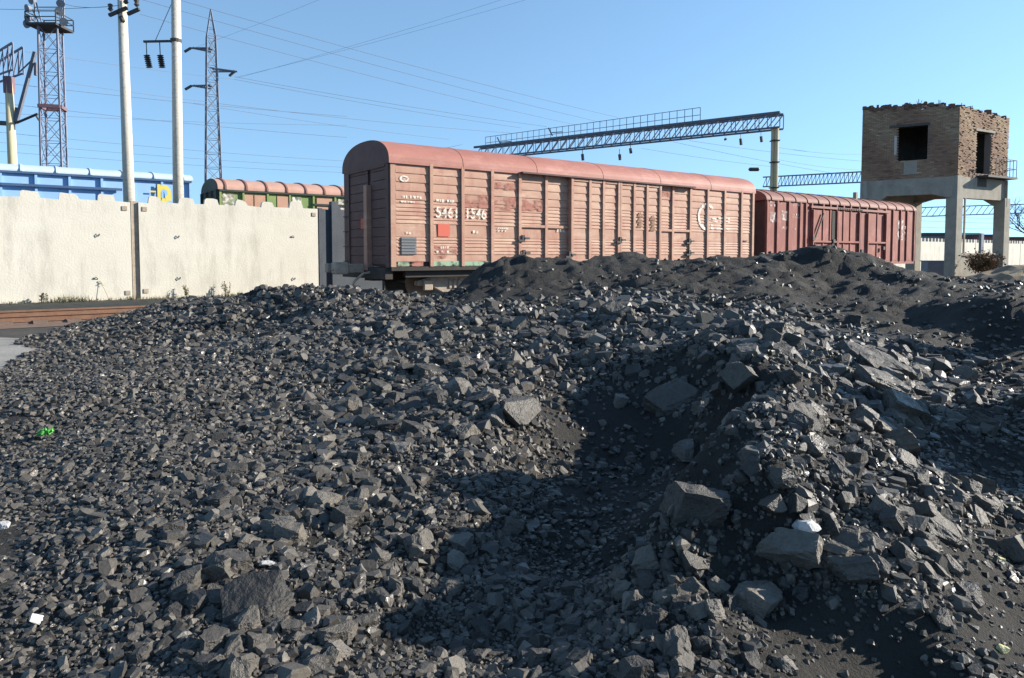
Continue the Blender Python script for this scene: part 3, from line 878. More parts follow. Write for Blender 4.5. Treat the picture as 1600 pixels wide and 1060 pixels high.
def text(parent, s, x, z, h, y, m, wx=1.0):
    cu = bpy.data.curves.new('lettering', 'FONT')
    cu.body = s
    cu.size = h * 1.4
    cu.offset = .006
    cu.materials.append(m)
    tmp = bpy.data.objects.new('lettering', cu)
    COL.objects.link(tmp)
    bpy.context.view_layer.update()
    me = bpy.data.meshes.new_from_object(tmp)
    bpy.data.objects.remove(tmp)
    me.materials.clear()
    me.materials.append(m)
    o = bpy.data.objects.new('lettering', me)
    COL.objects.link(o)
    o.parent = parent
    o.location = (x, y, z)
    o.rotation_euler = (math.pi / 2, 0, 0)
    o.scale = (wx, 1, 1)
    return o


def strokes(parent, x0, x1, z0, z1, y, m, rows, seed, name='small_print'):
    """rows of short worn paint dashes, the size of print too small to read"""
    rr = random.Random(seed)
    mb = MB()
    rh = (z1 - z0) / rows
    for r_ in range(rows):
        x = x0 + rr.uniform(0, .1) * (x1 - x0)
        while x < x1 - .04:
            w_ = rr.uniform(.03, .09)
            zb = z0 + r_ * rh
            mb.quad((x, y, zb + rh * .15), (x + w_, y, zb + rh * .15), (x + w_, y, zb + rh * .8), (x, y, zb + rh * .8))
            x += w_ + rr.choice([.025, .03, .09])
    return mb.build(name, m, parent)


def arch(n, W, rise, z0, over=.05, p=2.0):
    """roof section from near eave over the top to the far eave: (y, z)"""
    out = []
    for i in range(n + 1):
        a = math.pi * i / n
        c, s = math.cos(a), math.sin(a)
        out.append((W / 2 - (W / 2 + over) * math.copysign(abs(c) ** (2 / p), c), z0 + rise * abs(s) ** (2 / p)))
    return out


def roof_mesh(L, W, rise, z0, over, p, x0=-.06, n=22, skirt=.05, ribs=None, th=.03):
    pr = arch(n, W, rise, z0, over, p)
    pr = [(pr[0][0], z0 - skirt)] + pr + [(pr[-1][0], z0 - skirt)]
    mb = MB()
    k = len(pr)
    xs_ = [x0, L - x0]
    for x in xs_:
        mb.v += [(x, y, z) for y, z in pr]
    for j in range(k - 1):
        mb.f.append((j, j + 1, k + j + 1, k + j)[::-1])
    mb.f.append(tuple(range(k)))
    mb.f.append(tuple(range(2 * k - 1, k - 1, -1)))
    mb.f.append((0, k, 2 * k - 1, k - 1))
    return mb, pr


def roof_rib(parent, pr, x, m, wd=.05, h=.03, name='roof_rib'):
    mb = MB()
    k = len(pr)
    cy = sum(p[0] for p in pr) / k
    cz_ = pr[0][1]
    for xx in (x - wd / 2, x + wd / 2):
        for y, z in pr:
            d = Vector((0, y - cy, max(z - cz_, .01) * 2))
            d.normalize()
            mb.v.append((xx, y + d.y * h, z + d.z * h))
    for j in range(k - 1):
        mb.f.append((j + 1, j, k + j, k + j + 1))
    base = len(mb.v)
    for xx in (x - wd / 2, x + wd / 2):
        for y, z in pr: mb.v.append((xx, y, z))
    for s_, b_ in ((0, base), (k, base + k)):
        for j in range(k - 1):
            mb.f.append((s_ + j, s_ + j + 1, b_ + j + 1, b_ + j))
    return mb.build(name, m, parent)


def bogie(parent, xc, W, base=1.85):
    g = MB()
    yc = W / 2
    for yy in (yc - .98, yc + .98):       # cast side frames
        pts = [(-1.25, .56), (-1.25, .70), (-.9, .78), (-.35, .92), (.35, .92), (.9, .78), (1.25, .70), (1.25, .56), (.75, .52), (.4, .34), (-.4, .34), (-.75, .52)]
        n = len(g.v)
        k = len(pts)
        for dy in (-.09, .09):
            for x, z in pts: g.v.append((xc + x, yy + dy, z))
        g.f.append(tuple(n + i for i in range(k)))
        g.f.append(tuple(n + k + i for i in reversed(range(k))))
        for i in range(k):
            j = (i + 1) % k
            g.f.append((n + j, n + i, n + k + i, n + k + j))
        for dx in (-base / 2, base / 2):   # axle boxes
            g.box(xc + dx - .14, xc + dx + .14, yy - .2 if yy < yc else yy + .09, yy - .09 if yy < yc else yy + .2, .42, .72)
        for dx in (-.16, 0, .16):          # springs
            g.box(xc + dx - .05, xc + dx + .05, yy - .13, yy + .13, .45, .72)
    g.box(xc - .2, xc + .2, yc - .9, yc + .9, .5, .84)
    fr = g.build('bogie_frame', M['cast'], parent, bevel=.02)
    for dx in (-base / 2, base / 2):
        for yy in (yc - .78, yc + .78):
            mb = MB()
            s = -1 if yy < yc else 1
            mb.tube([(xc + dx, yy - .065 * s * -1, .475 + .17), (xc + dx, yy + .065 * s * -1 * -1, .475 + .17)], .475, 28)
            mb.tube([(xc + dx, yy - s * .1, .645), (xc + dx, yy - s * .07, .645)], .51, 28)
            mb.tube([(xc + dx, yy - s * .1, .645), (xc + dx, yy + s * .22, .645)], .12, 12)
            mb.build('wheel', M['wheel'], parent)
        MB().tube([(xc + dx, yc - .75, .645), (xc + dx, yc + .75, .645)], .085, 10).build('axle', M['wheel'], parent)


def coupler(parent, x, yc, s):
    mb = MB()
    mb.box(min(x, x + s * .55), max(x, x + s * .55), yc - .13, yc + .13, .93, 1.19)
    c = mb.build('coupler', M['cast'], parent, bevel=.02)
    h = MB()
    h.box(min(x + s * .55, x + s * .95), max(x + s * .55, x + s * .95), yc - .32, yc - .02, .90, 1.24)
    h.box(min(x + s * .55, x + s * .78), max(x + s * .55, x + s * .78), yc - .02, yc + .26, .92, 1.22)
    h.box(min(x + s * .78, x + s * 1.0), max(x + s * .78, x + s * 1.0), yc + .16, yc + .36, .94, 1.2)
    h.box(min(x + s * .95, x + s * 1.0), max(x + s * .95, x + s * 1.0), yc - .22, yc - .1, 1.0, 1.06)
    h.build('coupler_head', M['cast'], parent, bevel=.03)
    hs = MB()
    hs.tube([(x, yc - .5, .95), (x + s * .2, yc - .5, .92), (x + s * .42, yc - .42, .72), (x + s * .5, yc - .3, .45), (x + s * .62, yc - .2, .34)], .035, 8)
    hs.build('brake_hose', M['cast'], parent)


def row_panel(x0, x1, zt, zb, rows, y=0.0, d=.022):
    """side panel pressed into horizontal rows: each row swells towards its lower edge"""
    mb = MB()
    pr = []
    z = zt
    for h, k in rows:
        zn = z - h
        pr += [(y - .002, z - .004), (y - d * k * .7, z - h * .45), (y - d * k, z - h * .8), (y - d * k, zn + .014), (y - .001, zn)]
        z = zn
    n = len(mb.v)
    for x in (x0, x1):
        mb.v += [(x, a, b) for a, b in pr]
    k = len(pr)
    for j in range(k - 1):
        mb.f.append((j, n + k + j, n + k + j + 1, j + 1)[::-1])
    return mb


def boxcar_long():
    L, W, zs, ze = 16.13, 3.11, 1.097, 3.975
    b_ = thing('freight_wagon', O1, 'long salmon pink covered freight wagon with smooth arched roof, its dark end wall facing left', 'freight wagon', 'covered wagons standing on the near track', RZ)
    MB().box(.05, L - .05, .06, W - .06, zs + .02, ze + .05).build('body_shell', M['endw'], b_)
    mb, prf = roof_mesh(L, W, .69, ze + .02, .07, 2.25, n=28, skirt=.075)
    rf = mb.build('roof', M['roof'], b_)
    for x in (2.3, 5.0, 7.8, 10.6, 13.4):
        roof_rib(rf, prf, x, M['roof'], .04, .008, 'roof_seam')
    # end cap skin, shade of the left end put into its colour
    mb = MB()
    mb.v += [(-.066, y, z) for y, z in prf]
    mb.f.append(tuple(range(len(prf)))[::-1])
    mb.build('roof_end', M['endw'], b_)
    posts = [.0, .15, 1.24, 2.27, 3.30, 4.32, 5.35, 6.33, 7.10, 7.71, 8.45, 9.15, 9.79, 10.45, 11.25, 12.22, 13.22, 14.24, 15.30, 16.0]
    rows = [(.066, .5), (.247, 1), (.247, 1), (.247, 1), (.247, 1), (.10, .8)] + [(.112, 1)] * 5 + [(.378, .5), (.085, 1), (.085, 1), (.115, 1), (.115, 1), (.1, 1), (.2, .5)]
    tot = sum(h for h, k in rows)
    k_ = (ze - zs - .15) / tot
    rows = [(h * k_, k) for h, k in rows]
    for i in range(1, len(posts) - 1):
        x0, x1 = posts[i], posts[i + 1]
        y = 0.0
        if 6.3 < x0 < 10.4: y = -.12
        row_panel(x0 + .012, x1 - .012, ze, zs + .15, rows, y).build('wall_panel', M['side'], b_)
    for i, x in enumerate(posts):
        dy = -.075
        wd = .10
        yb = .02
        if i == 0: x += .075; wd = .15; dy = -.03
        if i == 1: continue
        if i == len(posts) - 1: x += .045; wd = .12
        if 6.3 < x < 10.5: dy = -.185; yb = -.1
        MB().box(x - wd / 2, x + wd / 2, dy, yb, zs + .02, ze).build('side_post', M['side'], b_)
    # sliding doors in the middle, proud of the wall: edges, cross rails, top track, locks
    for x0, x1 in ((6.27, 8.44), (8.46, 10.51)):
        mb = MB()
        mb.box(x0, x0 + .09, -.19, 0, zs + .12, ze - .07).box(x1 - .09, x1, -.19, 0, zs + .12, ze - .07).box(x0 + .09, x1 - .09, -.17, -.02, zs + .12, zs + .2).box(x0 + .09, x1 - .09, -.17, -.02, ze - .16, ze - .07)
        mb.build('door_frame', M['side'], b_, bevel=.01)
    for x0, x1, z in ((4.37, 6.26, 2.33), (10.52, 12.17, 2.33)):
        MB().box(x0, x1, -.07, .0, z - .04, z + .04).build('cross_rail', M['side'], b_)
    MB().box(4.3, 12.3, -.24, -.05, ze - .055, ze - .005).build('door_track', M['endw'], b_)  # coloured dark to carry the shading under the eave
    MB().box(4.3, 12.3, -.2, -.02, zs + .03, zs + .1).build('door_sill_rail', M['endw'], b_)
    for x, z in ((4.42, 1.95), (8.45, 1.95), (12.15, 1.95), (4.45, 1.5), (12.15, 1.52), (6.2, 1.45)):
        mb = MB()
        y0 = -.24 if 6 < x < 11 else -.12
        mb.box(x - .05, x + .05, y0, y0 + .06, z - .12, z + .1).box(x + .05, x + .22, y0 - .02, y0 + .03, z - .03, z + .03).box(x - .18, x - .05, y0, y0 + .04, z - .1, z - .04)
        mb.build('door_latch', M['dark'], b_)
    MB().box(14.9 + .55, 15.7, -.05, -.02, 1.98, 2.02).build('handle', M['dark'], b_)
    MB().box(0, L, -.05, .06, zs - .09, zs + .02).build('side_sill', M['under'], b_)
    # green and pale remnants along the bottom strip
    patch(b_, .2, .55, zs + .035, zs + .15, -.031, M['greenp'])
    patch(b_, .62, .98, zs + .035, zs + .15, -.031, M['redpw'])
    patch(b_, 1.3, 2.2, zs + .03, zs + .17, -.031, M['greenp'])
    patch(b_, 2.34, 4.2, zs + .03, zs + .16, -.031, M['greenp'])
    # print
    y = -.032
    f_ = lambda px, py: rail_frame(O1 - V * .03, (px, py))

    def pt(m, a, c, name='paint_patch', yy=y):
        (x0, z1), (x1, z0) = f_(*a), f_(*c)
        return patch(b_, min(x0, x1), max(x0, x1), min(z0, z1), max(z0, z1), yy, m, name)
    pt(M['redp'], (682.5, 350), (701, 370), 'red_square')
    hx0, hz1 = f_(625, 370.5); hx1, hz0 = f_(648.5, 398)
    mb = MB()
    for i in range(6):
        za = hz0 + (hz1 - hz0) * i / 6
        mb.box(hx0, hx1, -.05, .0, za + .008, za + (hz1 - hz0) / 6 - .008)
    mb.build('vent_hatch', M['greyp'], b_)
    pt(M['redpw'], (674, 383), (712.5, 397)); pt(M['redpw'], (678, 399), (699, 404))
    pt(M['redpw'], (723, 304), (764.5, 326)); pt(M['redpw'], (768, 307), (806, 330)); pt(M['redpw'], (811, 311), (846, 331))
    pt(M['redpw'], (768, 284), (805, 298)); pt(M['redpw'], (1024, 292), (1046, 308))
    (xa, za), (xb, zb) = f_(678.5, 339.5), f_(721.5, 341)
    text(b_, '5461', xa, za, .30, y - .012, M['white'], .93)
    text(b_, '1546', xb + .06, zb, .30, y - .012, M['white'], .9)
    for k_, (a, c, rws) in enumerate([((624, 304), (656, 312), 1), ((624, 313), (648, 318), 1), ((676, 310), (712, 318), 1), ((632, 361), (648, 367), 1), ((686, 384), (701, 390), 1), ((678, 391), (708, 396), 1),
                                      ((736, 359), (748, 366), 1), ((776, 355), (794, 363), 2), ((868, 357), (882, 364), 1)]):
        (x0, z1), (x1, z0) = f_(*a), f_(*c)
        strokes(b_, x0, x1, z0, z1, y - .004, M['white'], rws, k_)
    (x0, z1), (x1, z0) = f_(622, 274), f_(637, 285)          # small white roundel
    mb = MB()
    cx, cz2, rx, rz_ = (x0 + x1) / 2, (z0 + z1) / 2, (x1 - x0) / 2, (z1 - z0) / 2
    for i in range(16):
        a0, a1 = 2 * math.pi * i / 16, 2 * math.pi * (i + 1) / 16
        mb.quad(*[(cx + math.cos(a) * rx * k, y - .003, cz2 + math.sin(a) * rz_ * k) for a, k in ((a0, .55), (a0, 1), (a1, 1), (a1, .55))])
    mb.quad((cx - rx * .3, y - .003, cz2 - rz_ * .3), (cx + rx * .3, y - .003, cz2 - rz_ * .3), (cx + rx * .3, y - .003, cz2 + rz_ * .3), (cx - rx * .3, y - .003, cz2 + rz_ * .3))
    mb.build('roundel', M['white'], b_)
    # large open ring emblem with bar and lines
    mb = MB()
    (cx, cz2), (x1, _), (_, zt) = f_(1102, 339), f_(1115.5, 339), f_(1102, 317.5)
    ro = (x1 - cx); rzz = zt - cz2
    for i in range(30):
        a0, a1 = R(38 + 282 * i / 30), R(38 + 282 * (i + 1) / 30)
        mb.quad(*[(cx + math.cos(a) * ro * k, y - .006, cz2 + math.sin(a) * rzz * k) for a, k in ((a0, .78), (a0, 1), (a1, 1), (a1, .78))])
    for a, c in (((1100.5, 319), (1105, 361)), ((1103, 340), (1117, 343.5)), ((1103, 356), (1138, 359.5)), ((1120, 340), (1138, 343)), ((1128, 340), (1130, 357)), ((1110, 345), (1138, 348))):
        (x0, z1), (x1, z0) = f_(*a), f_(*c)
        mb.quad((x0, y - .05, z0), (x1, y - .05, z0), (x1, y - .05, z1), (x0, y - .05, z1)) if 0 else mb.quad((x0, y - .008, z0), (x1, y - .008, z0), (x1, y - .008, z1), (x0, y - .008, z1))
    mb.build('ring_emblem', M['white'], b_)
    for px0, py0 in ((994, 345), (1014, 350)):                # faded brown stacked triangles on the door
        mb = MB()
        for dy in (-8, 0, 8):
            (xa, za), (xb, zb), (xc, zc) = f_(px0 - 5, py0 + dy + 3), f_(px0 + 5, py0 + dy + 3), f_(px0, py0 + dy - 6)
            mb.quad((xa, -.165, za), (xb, -.165, zb), (xc, -.165, zc))
        mb.build('door_marking', M['brownp'], b_)
    # end wall coloured dark for its shaded side: boards, posts, sill, steps
    for i in range(11):
        z0 = zs + .08 + i * .26
        for y0, y1 in ((.22, 1.2), (1.42, 2.72)):
            MB().box(-.012, .05, y0, y1, z0, z0 + .245).build('end_board', M['endw'], b_)
    for ya, yb2 in ((.02, .22), (2.72, W - .02)): MB().box(-.05, .05, ya, yb2, zs, ze).build('corner_post', M['endw'], b_)
    MB().box(-.16, .05, 1.2, 1.42, zs - .1, 3.42).build('end_post', M['side'], b_, bevel=.015)
    MB().box(-.06, .05, .22, W - .22, ze - .12, ze - .01).build('end_rail', M['endw'], b_)
    MB().box(-.055, -.02, 1.6, 1.85, 2.2, 2.5).build('red_square', M['redp'], b_)
    MB().box(-.14, .08, .05, W - .05, zs - .32, zs).build('buffer_beam', M['under'], b_)
    for z in (1.25, 1.7, 2.15, 2.6, 3.05): MB().bar((-.1, 2.78, z), (-.1, 3.05, z), .025).build('ladder_rung', M['dark'], b_)
    MB().box(.05, L - .05, W / 2 - .3, W / 2 + .3, zs - .4, zs + .0).box(.5, L - .5, .12, .3, zs - .28, zs - .09).build('underframe', M['under'], b_)
    MB().box(4.0, 7.0, .3, .4, .66, .74).box(4.0, 4.08, .3, .4, .74, 1.0).build('brake_rigging', M['cast'], b_)
    coupler(b_, -.14, W / 2, -1)
    bogie(b_, 2.3, W); bogie(b_, L - 2.3, W)
    return b_


def boxcar_short():
    x0 = 17.19
    O = O1 + U * x0 + V * .15
    L, W, zs, ze = 13.1, 2.85, 1.1, 3.76
    b_ = thing('freight_wagon', O, 'shorter oxide red covered freight wagon with ribbed brown roof, coupled behind the salmon one', 'freight wagon', 'covered wagons standing on the near track', RZ)
    MB().box(.05, L - .05, .06, W - .06, zs + .02, ze + .04).build('body_shell', M['endw'], b_)
    mb, prf = roof_mesh(L, W, .52, ze + .02, .08, 1.9, n=22, skirt=.05)
    rf = mb.build('roof', M['roof2'], b_)
    for i in range(15):
        roof_rib(rf, prf, .3 + i * (L - .6) / 14, M['roof2'], .05, .03)
    P_ = [17.19, 17.95, 18.79, 19.65, 20.09, 20.54, 21.47, 22.05, 22.59, 23.19, 23.81, 24.56, 25.28, 26.31, 27.13, 27.91, 28.71, 29.39, 30.2]
    P_ = [p - x0 for p in P_]
    rr = random.Random(4)
    for a, c in zip(P_[:-1], P_[1:]):
        door = 3.3 < a < 9.0
        MB().box(a + .05, c - .05, -.02 - (.03 if door else 0), .05, zs + .06, ze - (.3 if door else .03)).build('wall_panel', M['red2'], b_)
    for i, p in enumerate(P_):
        MB().box(max(p - .045, 0), min(p + .045, L), -.085, .03, zs + .02, ze - .02).build('side_post', M['red2'], b_)
    MB().box(3.2, 10.2, -.13, .02, ze - .24, ze - .14).build('door_track', M['roof2'], b_)
    mb = MB()
    for i in range(14):
        mb.box(5.4 + i * .16, 5.48 + i * .16, -.15, -.13, ze - .22, ze - .16)
    mb.build('track_rollers', M['dark'], b_)
    for a, c in ((3.35, 5.4), (5.42, 7.37), (8.1, 9.94)):
        dm = MB()
        dm.box(a, a + .07, -.15, -.05, zs + .1, ze - .3).box(c - .07, c, -.15, -.05, zs + .1, ze - .3).box(a + .07, c - .07, -.14, -.05, 2.0, 2.08)
        d_ = dm.build('door_frame', M['red2'], b_)
    MB().bar((3.5, -.12, 2.1), (4.2, -.12, 3.3), .05).bar((3.5, -.12, 1.95), (4.2, -.12, 1.3), .05).build('door_brace', M['dark'], b_)
    MB().box(4.95, 5.2, -.1, -.052, zs + .1, ze - .32).build('door_opening_shade', M['under'], b_)  # dark strips laid on the side, painting the shade of opening and gap
    MB().box(7.36, 7.5, -.1, -.052, zs + .1, ze - .3).build('door_gap_shade', M['under'], b_)
    for x, z in ((3.32, 2.15), (5.0, 2.05), (7.5, 1.6), (9.6, 1.75)):
        MB().box(x - .05, x + .12, -.19, -.12, z - .06, z + .1).build('door_latch', M['dark'], b_)
    MB().box(1.0, 1.5, -.1, -.03, zs + .12, zs + .5).build('vent_hatch', M['greyp'], b_)
    f_ = lambda px, py: rail_frame(O - V * .03, (px, py))
    k_ = 0
    for (a, c, rws) in (((1201, 313), (1213, 324), 2), ((1201, 331), (1213, 348), 3), ((1219, 329), (1231, 345), 3), ((1219, 353), (1231, 360), 1), ((1236, 316), (1247, 324), 1), ((1236, 333), (1247, 343), 2), ((1239, 356), (1243, 361), 1),
                        ((1400, 344), (1408, 376), 4), ((1410, 352), (1416, 378), 3)):
        (xa, z1), (xb, z0) = f_(*a), f_(*c)
        strokes(b_, xa, xb, z0, z1, -.04, M['whiteb'], rws, 40 + k_)
        k_ += 1
        if k_ in (2, 3, 8):
            patch(b_, xa, xb, z0, z1, -.034, M['whiteb'])
    MB().box(0, L, -.03, .06, zs - .12, zs + .05).build('side_sill', M['red2'], b_)
    MB().box(.1, L - .1, W / 2 - .3, W / 2 + .3, zs - .38, zs).build('underframe', M['under'], b_)
    MB().box(-.1, .05, .05, W - .05, zs - .3, zs).build('buffer_beam', M['under'], b_)
    coupler(b_, -.1, W / 2, -1)
    bogie(b_, 2.0, W); bogie(b_, L - 2.0, W)
    mb = MB()
    mb.box(L * .62, L * .62 + .16, .5, .66, ze + .4, ze + .75)
    mb.build('roof_vent', M['conc'], b_)


boxcar_long()
boxcar_short()


def far_wagon(O, L, W, ze, rise, side, endm, roofm, ribm, posts, lab, rail_h, nrib, p=2.0):
    b_ = thing('freight_wagon', O, lab, 'freight wagon', 'wagons behind the white fence', RZ)
    zs = 1.1
    MB().box(.03, L - .03, .03, W - .03, zs, ze).build('body_shell', side, b_)
    mb, prf = roof_mesh(L, W, rise, ze, .06, p, n=20)
    rf = mb.build('roof', roofm, b_)
    for i in range(nrib):
        roof_rib(rf, prf, .25 + i * (L - .5) / (nrib - 1), ribm, .07, .045)
    for x in posts:
        MB().box(x - .04, x + .04, -.06, .05, zs, ze - .06).build('side_post', side, b_)
    MB().box(0, L, -.09, .03, ze - .13, ze - .055).build('eave_rail', endm, b_)
    MB().box(-.03, .04, .0, W, zs - .1, ze).build('end_wall', endm, b_)
    mb = MB()
    mb.v += [(-.064, y, z) for y, z in prf]
    mb.f.append(tuple(range(len(prf)))[::-1])
    mb.build('roof_end', endm, b_)
    mb = MB()
    for y in (.1, W * .35, W * .65, W - .1): mb.box(-.12, -.03, y - .06, y + .06, zs, ze - .05)
    mb.build('end_posts', endm, b_)
    MB().box(.1, L - .1, .5, W - .5, .75, zs).build('underframe', M['under'], b_)
    for x in (2.0, L - 2.0):
        for y in (W / 2 - .78, W / 2 + .78):
            for dx in (-.92, .92):
                MB().tube([(x + dx, y - .06, .65), (x + dx, y + .06, .65)], .475, 18).build('wheel', M['wheel'], b_)
    coupler(b_, -.03, W / 2, -1)
    return b_


G0 = at(340, 294, 28.6)
OG = Vector((G0.x, G0.y, 0))
gz_ = G0.z
gr = far_wagon(OG, 14.0, 3.0, gz_, .5, M['green'], M['dgreen'], M['groof'], M['roof2'], [.04, .95, 1.95, 2.9, 3.95, 4.95, 5.95, 7, 8, 9, 10, 11, 12, 13, 13.9],
               'green covered wagon with dusty pink ribbed roof behind the white fence', 2.9, 17)
for a, c, m_ in ((.12, .6, 'whiteb'), (.95, 1.35, 'pink'), (1.4, 1.85, 'pink'), (2.35, 2.85, 'pink'), (2.0, 2.3, 'green'), (3.0, 3.4, 'whiteb'), (4.1, 4.8, 'pink'), (5.1, 5.4, 'whiteb')):
    MB().box(a, c, -.035, .03, gz_ - .75, gz_ - .22).build('repair_panel', M[m_], gr)
MB().box(3.95, 8, -.1, -.06, gz_ - .55, gz_ - .47).build('door_track', M['dgreen'], gr)
track2 = tag(thing('railway_track', OG, None, None, None, RZ), kind='structure')
for yy in (.7, 2.22):
    MB().box(-40, 60, yy - .036, yy + .036, .01, .17).build('rail', M['rail'], track2)
BL = 15.4
OB = OG - U * (BL + 1.05)
bl = far_wagon(OB, BL, 3.0, gz_ + .27, .3, M['blue'], M['navy'], M['blueroof'], M['blueroof'], [.05 + i * 1.02 for i in range(16)],
               'long blue covered wagon with pale blue roof and yellow emblem behind the white fence', 2.9, 15)
f_ = lambda px, py: rail_frame(OB - V * .05, (px, py))
(xa, za), (xb, zb) = f_(0, 288), f_(188, 296)
MB().box(xa - 4, xb, -.14, -.06, (za + zb) / 2 - .05, (za + zb) / 2 + .04).build('door_track', M['navy'], bl)
mb = MB()
yq = -.075
(cx, cz2), (x1, _), (_, zt) = f_(254, 303), f_(265, 303), f_(254, 289)
for i in range(24):
    a0, a1 = R(-120 + 290 * i / 24), R(-120 + 290 * (i + 1) / 24)
    mb.quad(*[(cx + math.cos(a) * (x1 - cx) * k, yq, cz2 + math.sin(a) * (zt - cz2) * k) for a, k in ((a0, .5), (a0, 1), (a1, 1), (a1, .5))])
for a, c in (((243, 288), (249, 313)), ((256, 306), (266, 314)), ((231, 298), (241, 301))):
    (x0, z1), (x1_, z0) = f_(*a), f_(*c)
    mb.quad((x0, yq - .003, z0), (x1_, yq - .003, z0), (x1_, yq - .003, z1), (x0, yq - .003, z1))
mb.build('ring_emblem', M['yellow'], bl)

# ------------------------------------------------------------------ white panel fence
F0 = Vector((-12.278, 22.538, -.06))
UF = Vector((.79463, .60709, 0))
RF = math.atan2(UF.y, UF.x)
FH = 3.22


def fence_panel(L, H, seed, edges=(.08, .08)):
    """precast panel with a toothed, broken top; thickness .16"""
    rr = random.Random(seed)
    top = [(0, H + rr.uniform(-.02, .03))]
    x = rr.uniform(.15, .4)
    while x < L - .55:
        w_ = rr.uniform(.26, .5)
        hh = rr.uniform(.17, .25)
        s1, s2 = rr.uniform(.01, .05), rr.uniform(.01, .06)
        top += [(x, H + rr.uniform(-.03, .02)), (x + s1, H + hh * rr.uniform(.6, .9)), (x + s1 + .05, H + hh), (x + s1 + w_ * .6, H + hh * rr.uniform(.85, 1.1)), (x + s1 + w_ - .04, H + hh * rr.uniform(.6, .9)), (x + s1 + s2 + w_, H + rr.uniform(-.03, .03))]
        x += .92 + rr.uniform(-.12, .12)
    top.append((L, H + rr.uniform(-.04, .03)))
    mb = MB()
    n = len(top)
    for y in (0, .16):
        for x, z in top: mb.v += [(x, y, z), (x, y, -.05)]
    m2 = 2 * n
    for i in range(n - 1):
        a = 2 * i
        mb.f.append((a + 1, a + 3, a + 2, a))
        mb.f.append((m2 + a, m2 + a + 2, m2 + a + 3, m2 + a + 1))
        mb.f.append((a, a + 2, m2 + a + 2, m2 + a))
    mb.f.append((0, m2, m2 + 1, 1))
    mb.f.append((2 * n - 2, 2 * n - 1, m2 + 2 * n - 1, m2 + 2 * n - 2))
    return mb


def loop_iron(parent, x, z, down=True):
    mb = MB()
    s = -1 if down else 1
    mb.tube([(x - .05, .02, z), (x - .045, -.03, z + s * .05), (x, -.04, z + s * .1), (x + .045, -.03, z + s * .05), (x + .05, .02, z)], .012, 6)
    return mb.build('lifting_loop', M['dark'], parent)


fen = thing('concrete_fence', F0, 'whitewashed concrete panel fence with toothed broken top along the left', 'fence', None, RF)
fence_panel(6.05, FH, 3).build('fence_panel', M['fence'], fen, loc=(.12, 0, 0))
fence_panel(6.0, FH, 8).build('fence_panel', M['fence'], fen, loc=(-6.12, 0, 0))
fence_panel(6.0, FH, 5).build('fence_panel', M['fence'], fen, loc=(-12.3, 0, 0))
for x in (-6.2, 0.01):
    MB().box(x - .10, x + .10, .07, .3, 0, FH + .03).build('fence_post', M['cast'], fen)
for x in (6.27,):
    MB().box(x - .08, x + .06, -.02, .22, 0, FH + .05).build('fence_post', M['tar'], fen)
for px, py, dn in ((150, 362, 1), (147, 435, 0), (275, 365, 1), (277, 430, 1), (455, 370, 0), (457, 431, 1)):
    a = at(px, py, 10) - Vector((0, 0, CAM_Z))
    NF = Vector((-UF.y, UF.x, 0))
    k = F0.dot(NF) / a.dot(NF)
    q = a * k - F0
    loop_iron(fen, q.dot(UF), CAM_Z + a.z * k, dn)
for x, z in ((-.28, FH - .22), (.3, FH - .22), (-.25, .28), (.28, .32), (6.0, FH - .2)):
    MB().box(x - .07, x + .07, -.025, .02, z - .07, z + .07).build('fixing_plate', M['cast'], fen)
NFp = Vector((UF.y, -UF.x, 0))
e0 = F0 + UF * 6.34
fr2 = thing('concrete_fence', e0, 'fence section with shade put into its dark grey colour, between the white fence and the salmon wagon', 'fence', None, RF)
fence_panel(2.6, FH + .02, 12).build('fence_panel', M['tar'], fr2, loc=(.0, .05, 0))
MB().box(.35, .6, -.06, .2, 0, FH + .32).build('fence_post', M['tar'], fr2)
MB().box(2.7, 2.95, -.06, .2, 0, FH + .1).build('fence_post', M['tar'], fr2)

# ------------------------------------------------------------------ poles, masts, pylon
def base_of(px, py, d):
    p = at(px, py, d)
    return Vector((p.x, p.y, 0))


POLES = 'concrete poles behind the white fence'
pa = base_of(200, 300, 24.2)
tp = at(188, -8, 24.2)
t = thing('utility_pole', pa, 'pale concrete pole with dark crossarms and insulators, leaning slightly left', 'utility pole', POLES)
MB().tube([(0, 0, 0), tp - pa], [.2, .145], 14).build('pole_shaft', M['pole'], t, smooth=True)
for (a, c, nm) in (((168, 24), (196, 12), 'crossarm'), ((197, 22), (215, 14), 'crossarm'), ((186, 26), (190, 34), 'bracket')):
    MB().bar(at(*a, 24.05) - pa, at(*c, 24.0) - pa, .1).build(nm, M['dark'], t)
for px, py in ((170, 12), (211, 5), (194, 1), (210, -2)):
    q = at(px, py, 24.0) - pa
    MB().tube([q + Vector((0, 0, -.12)), q + Vector((0, 0, -.05)), q + Vector((0, 0, .0)), q + Vector((0, 0, .1)), q + Vector((0, 0, .14))], [.03, .09, .06, .09, .03], 10).build('insulator', M['insul'], t)

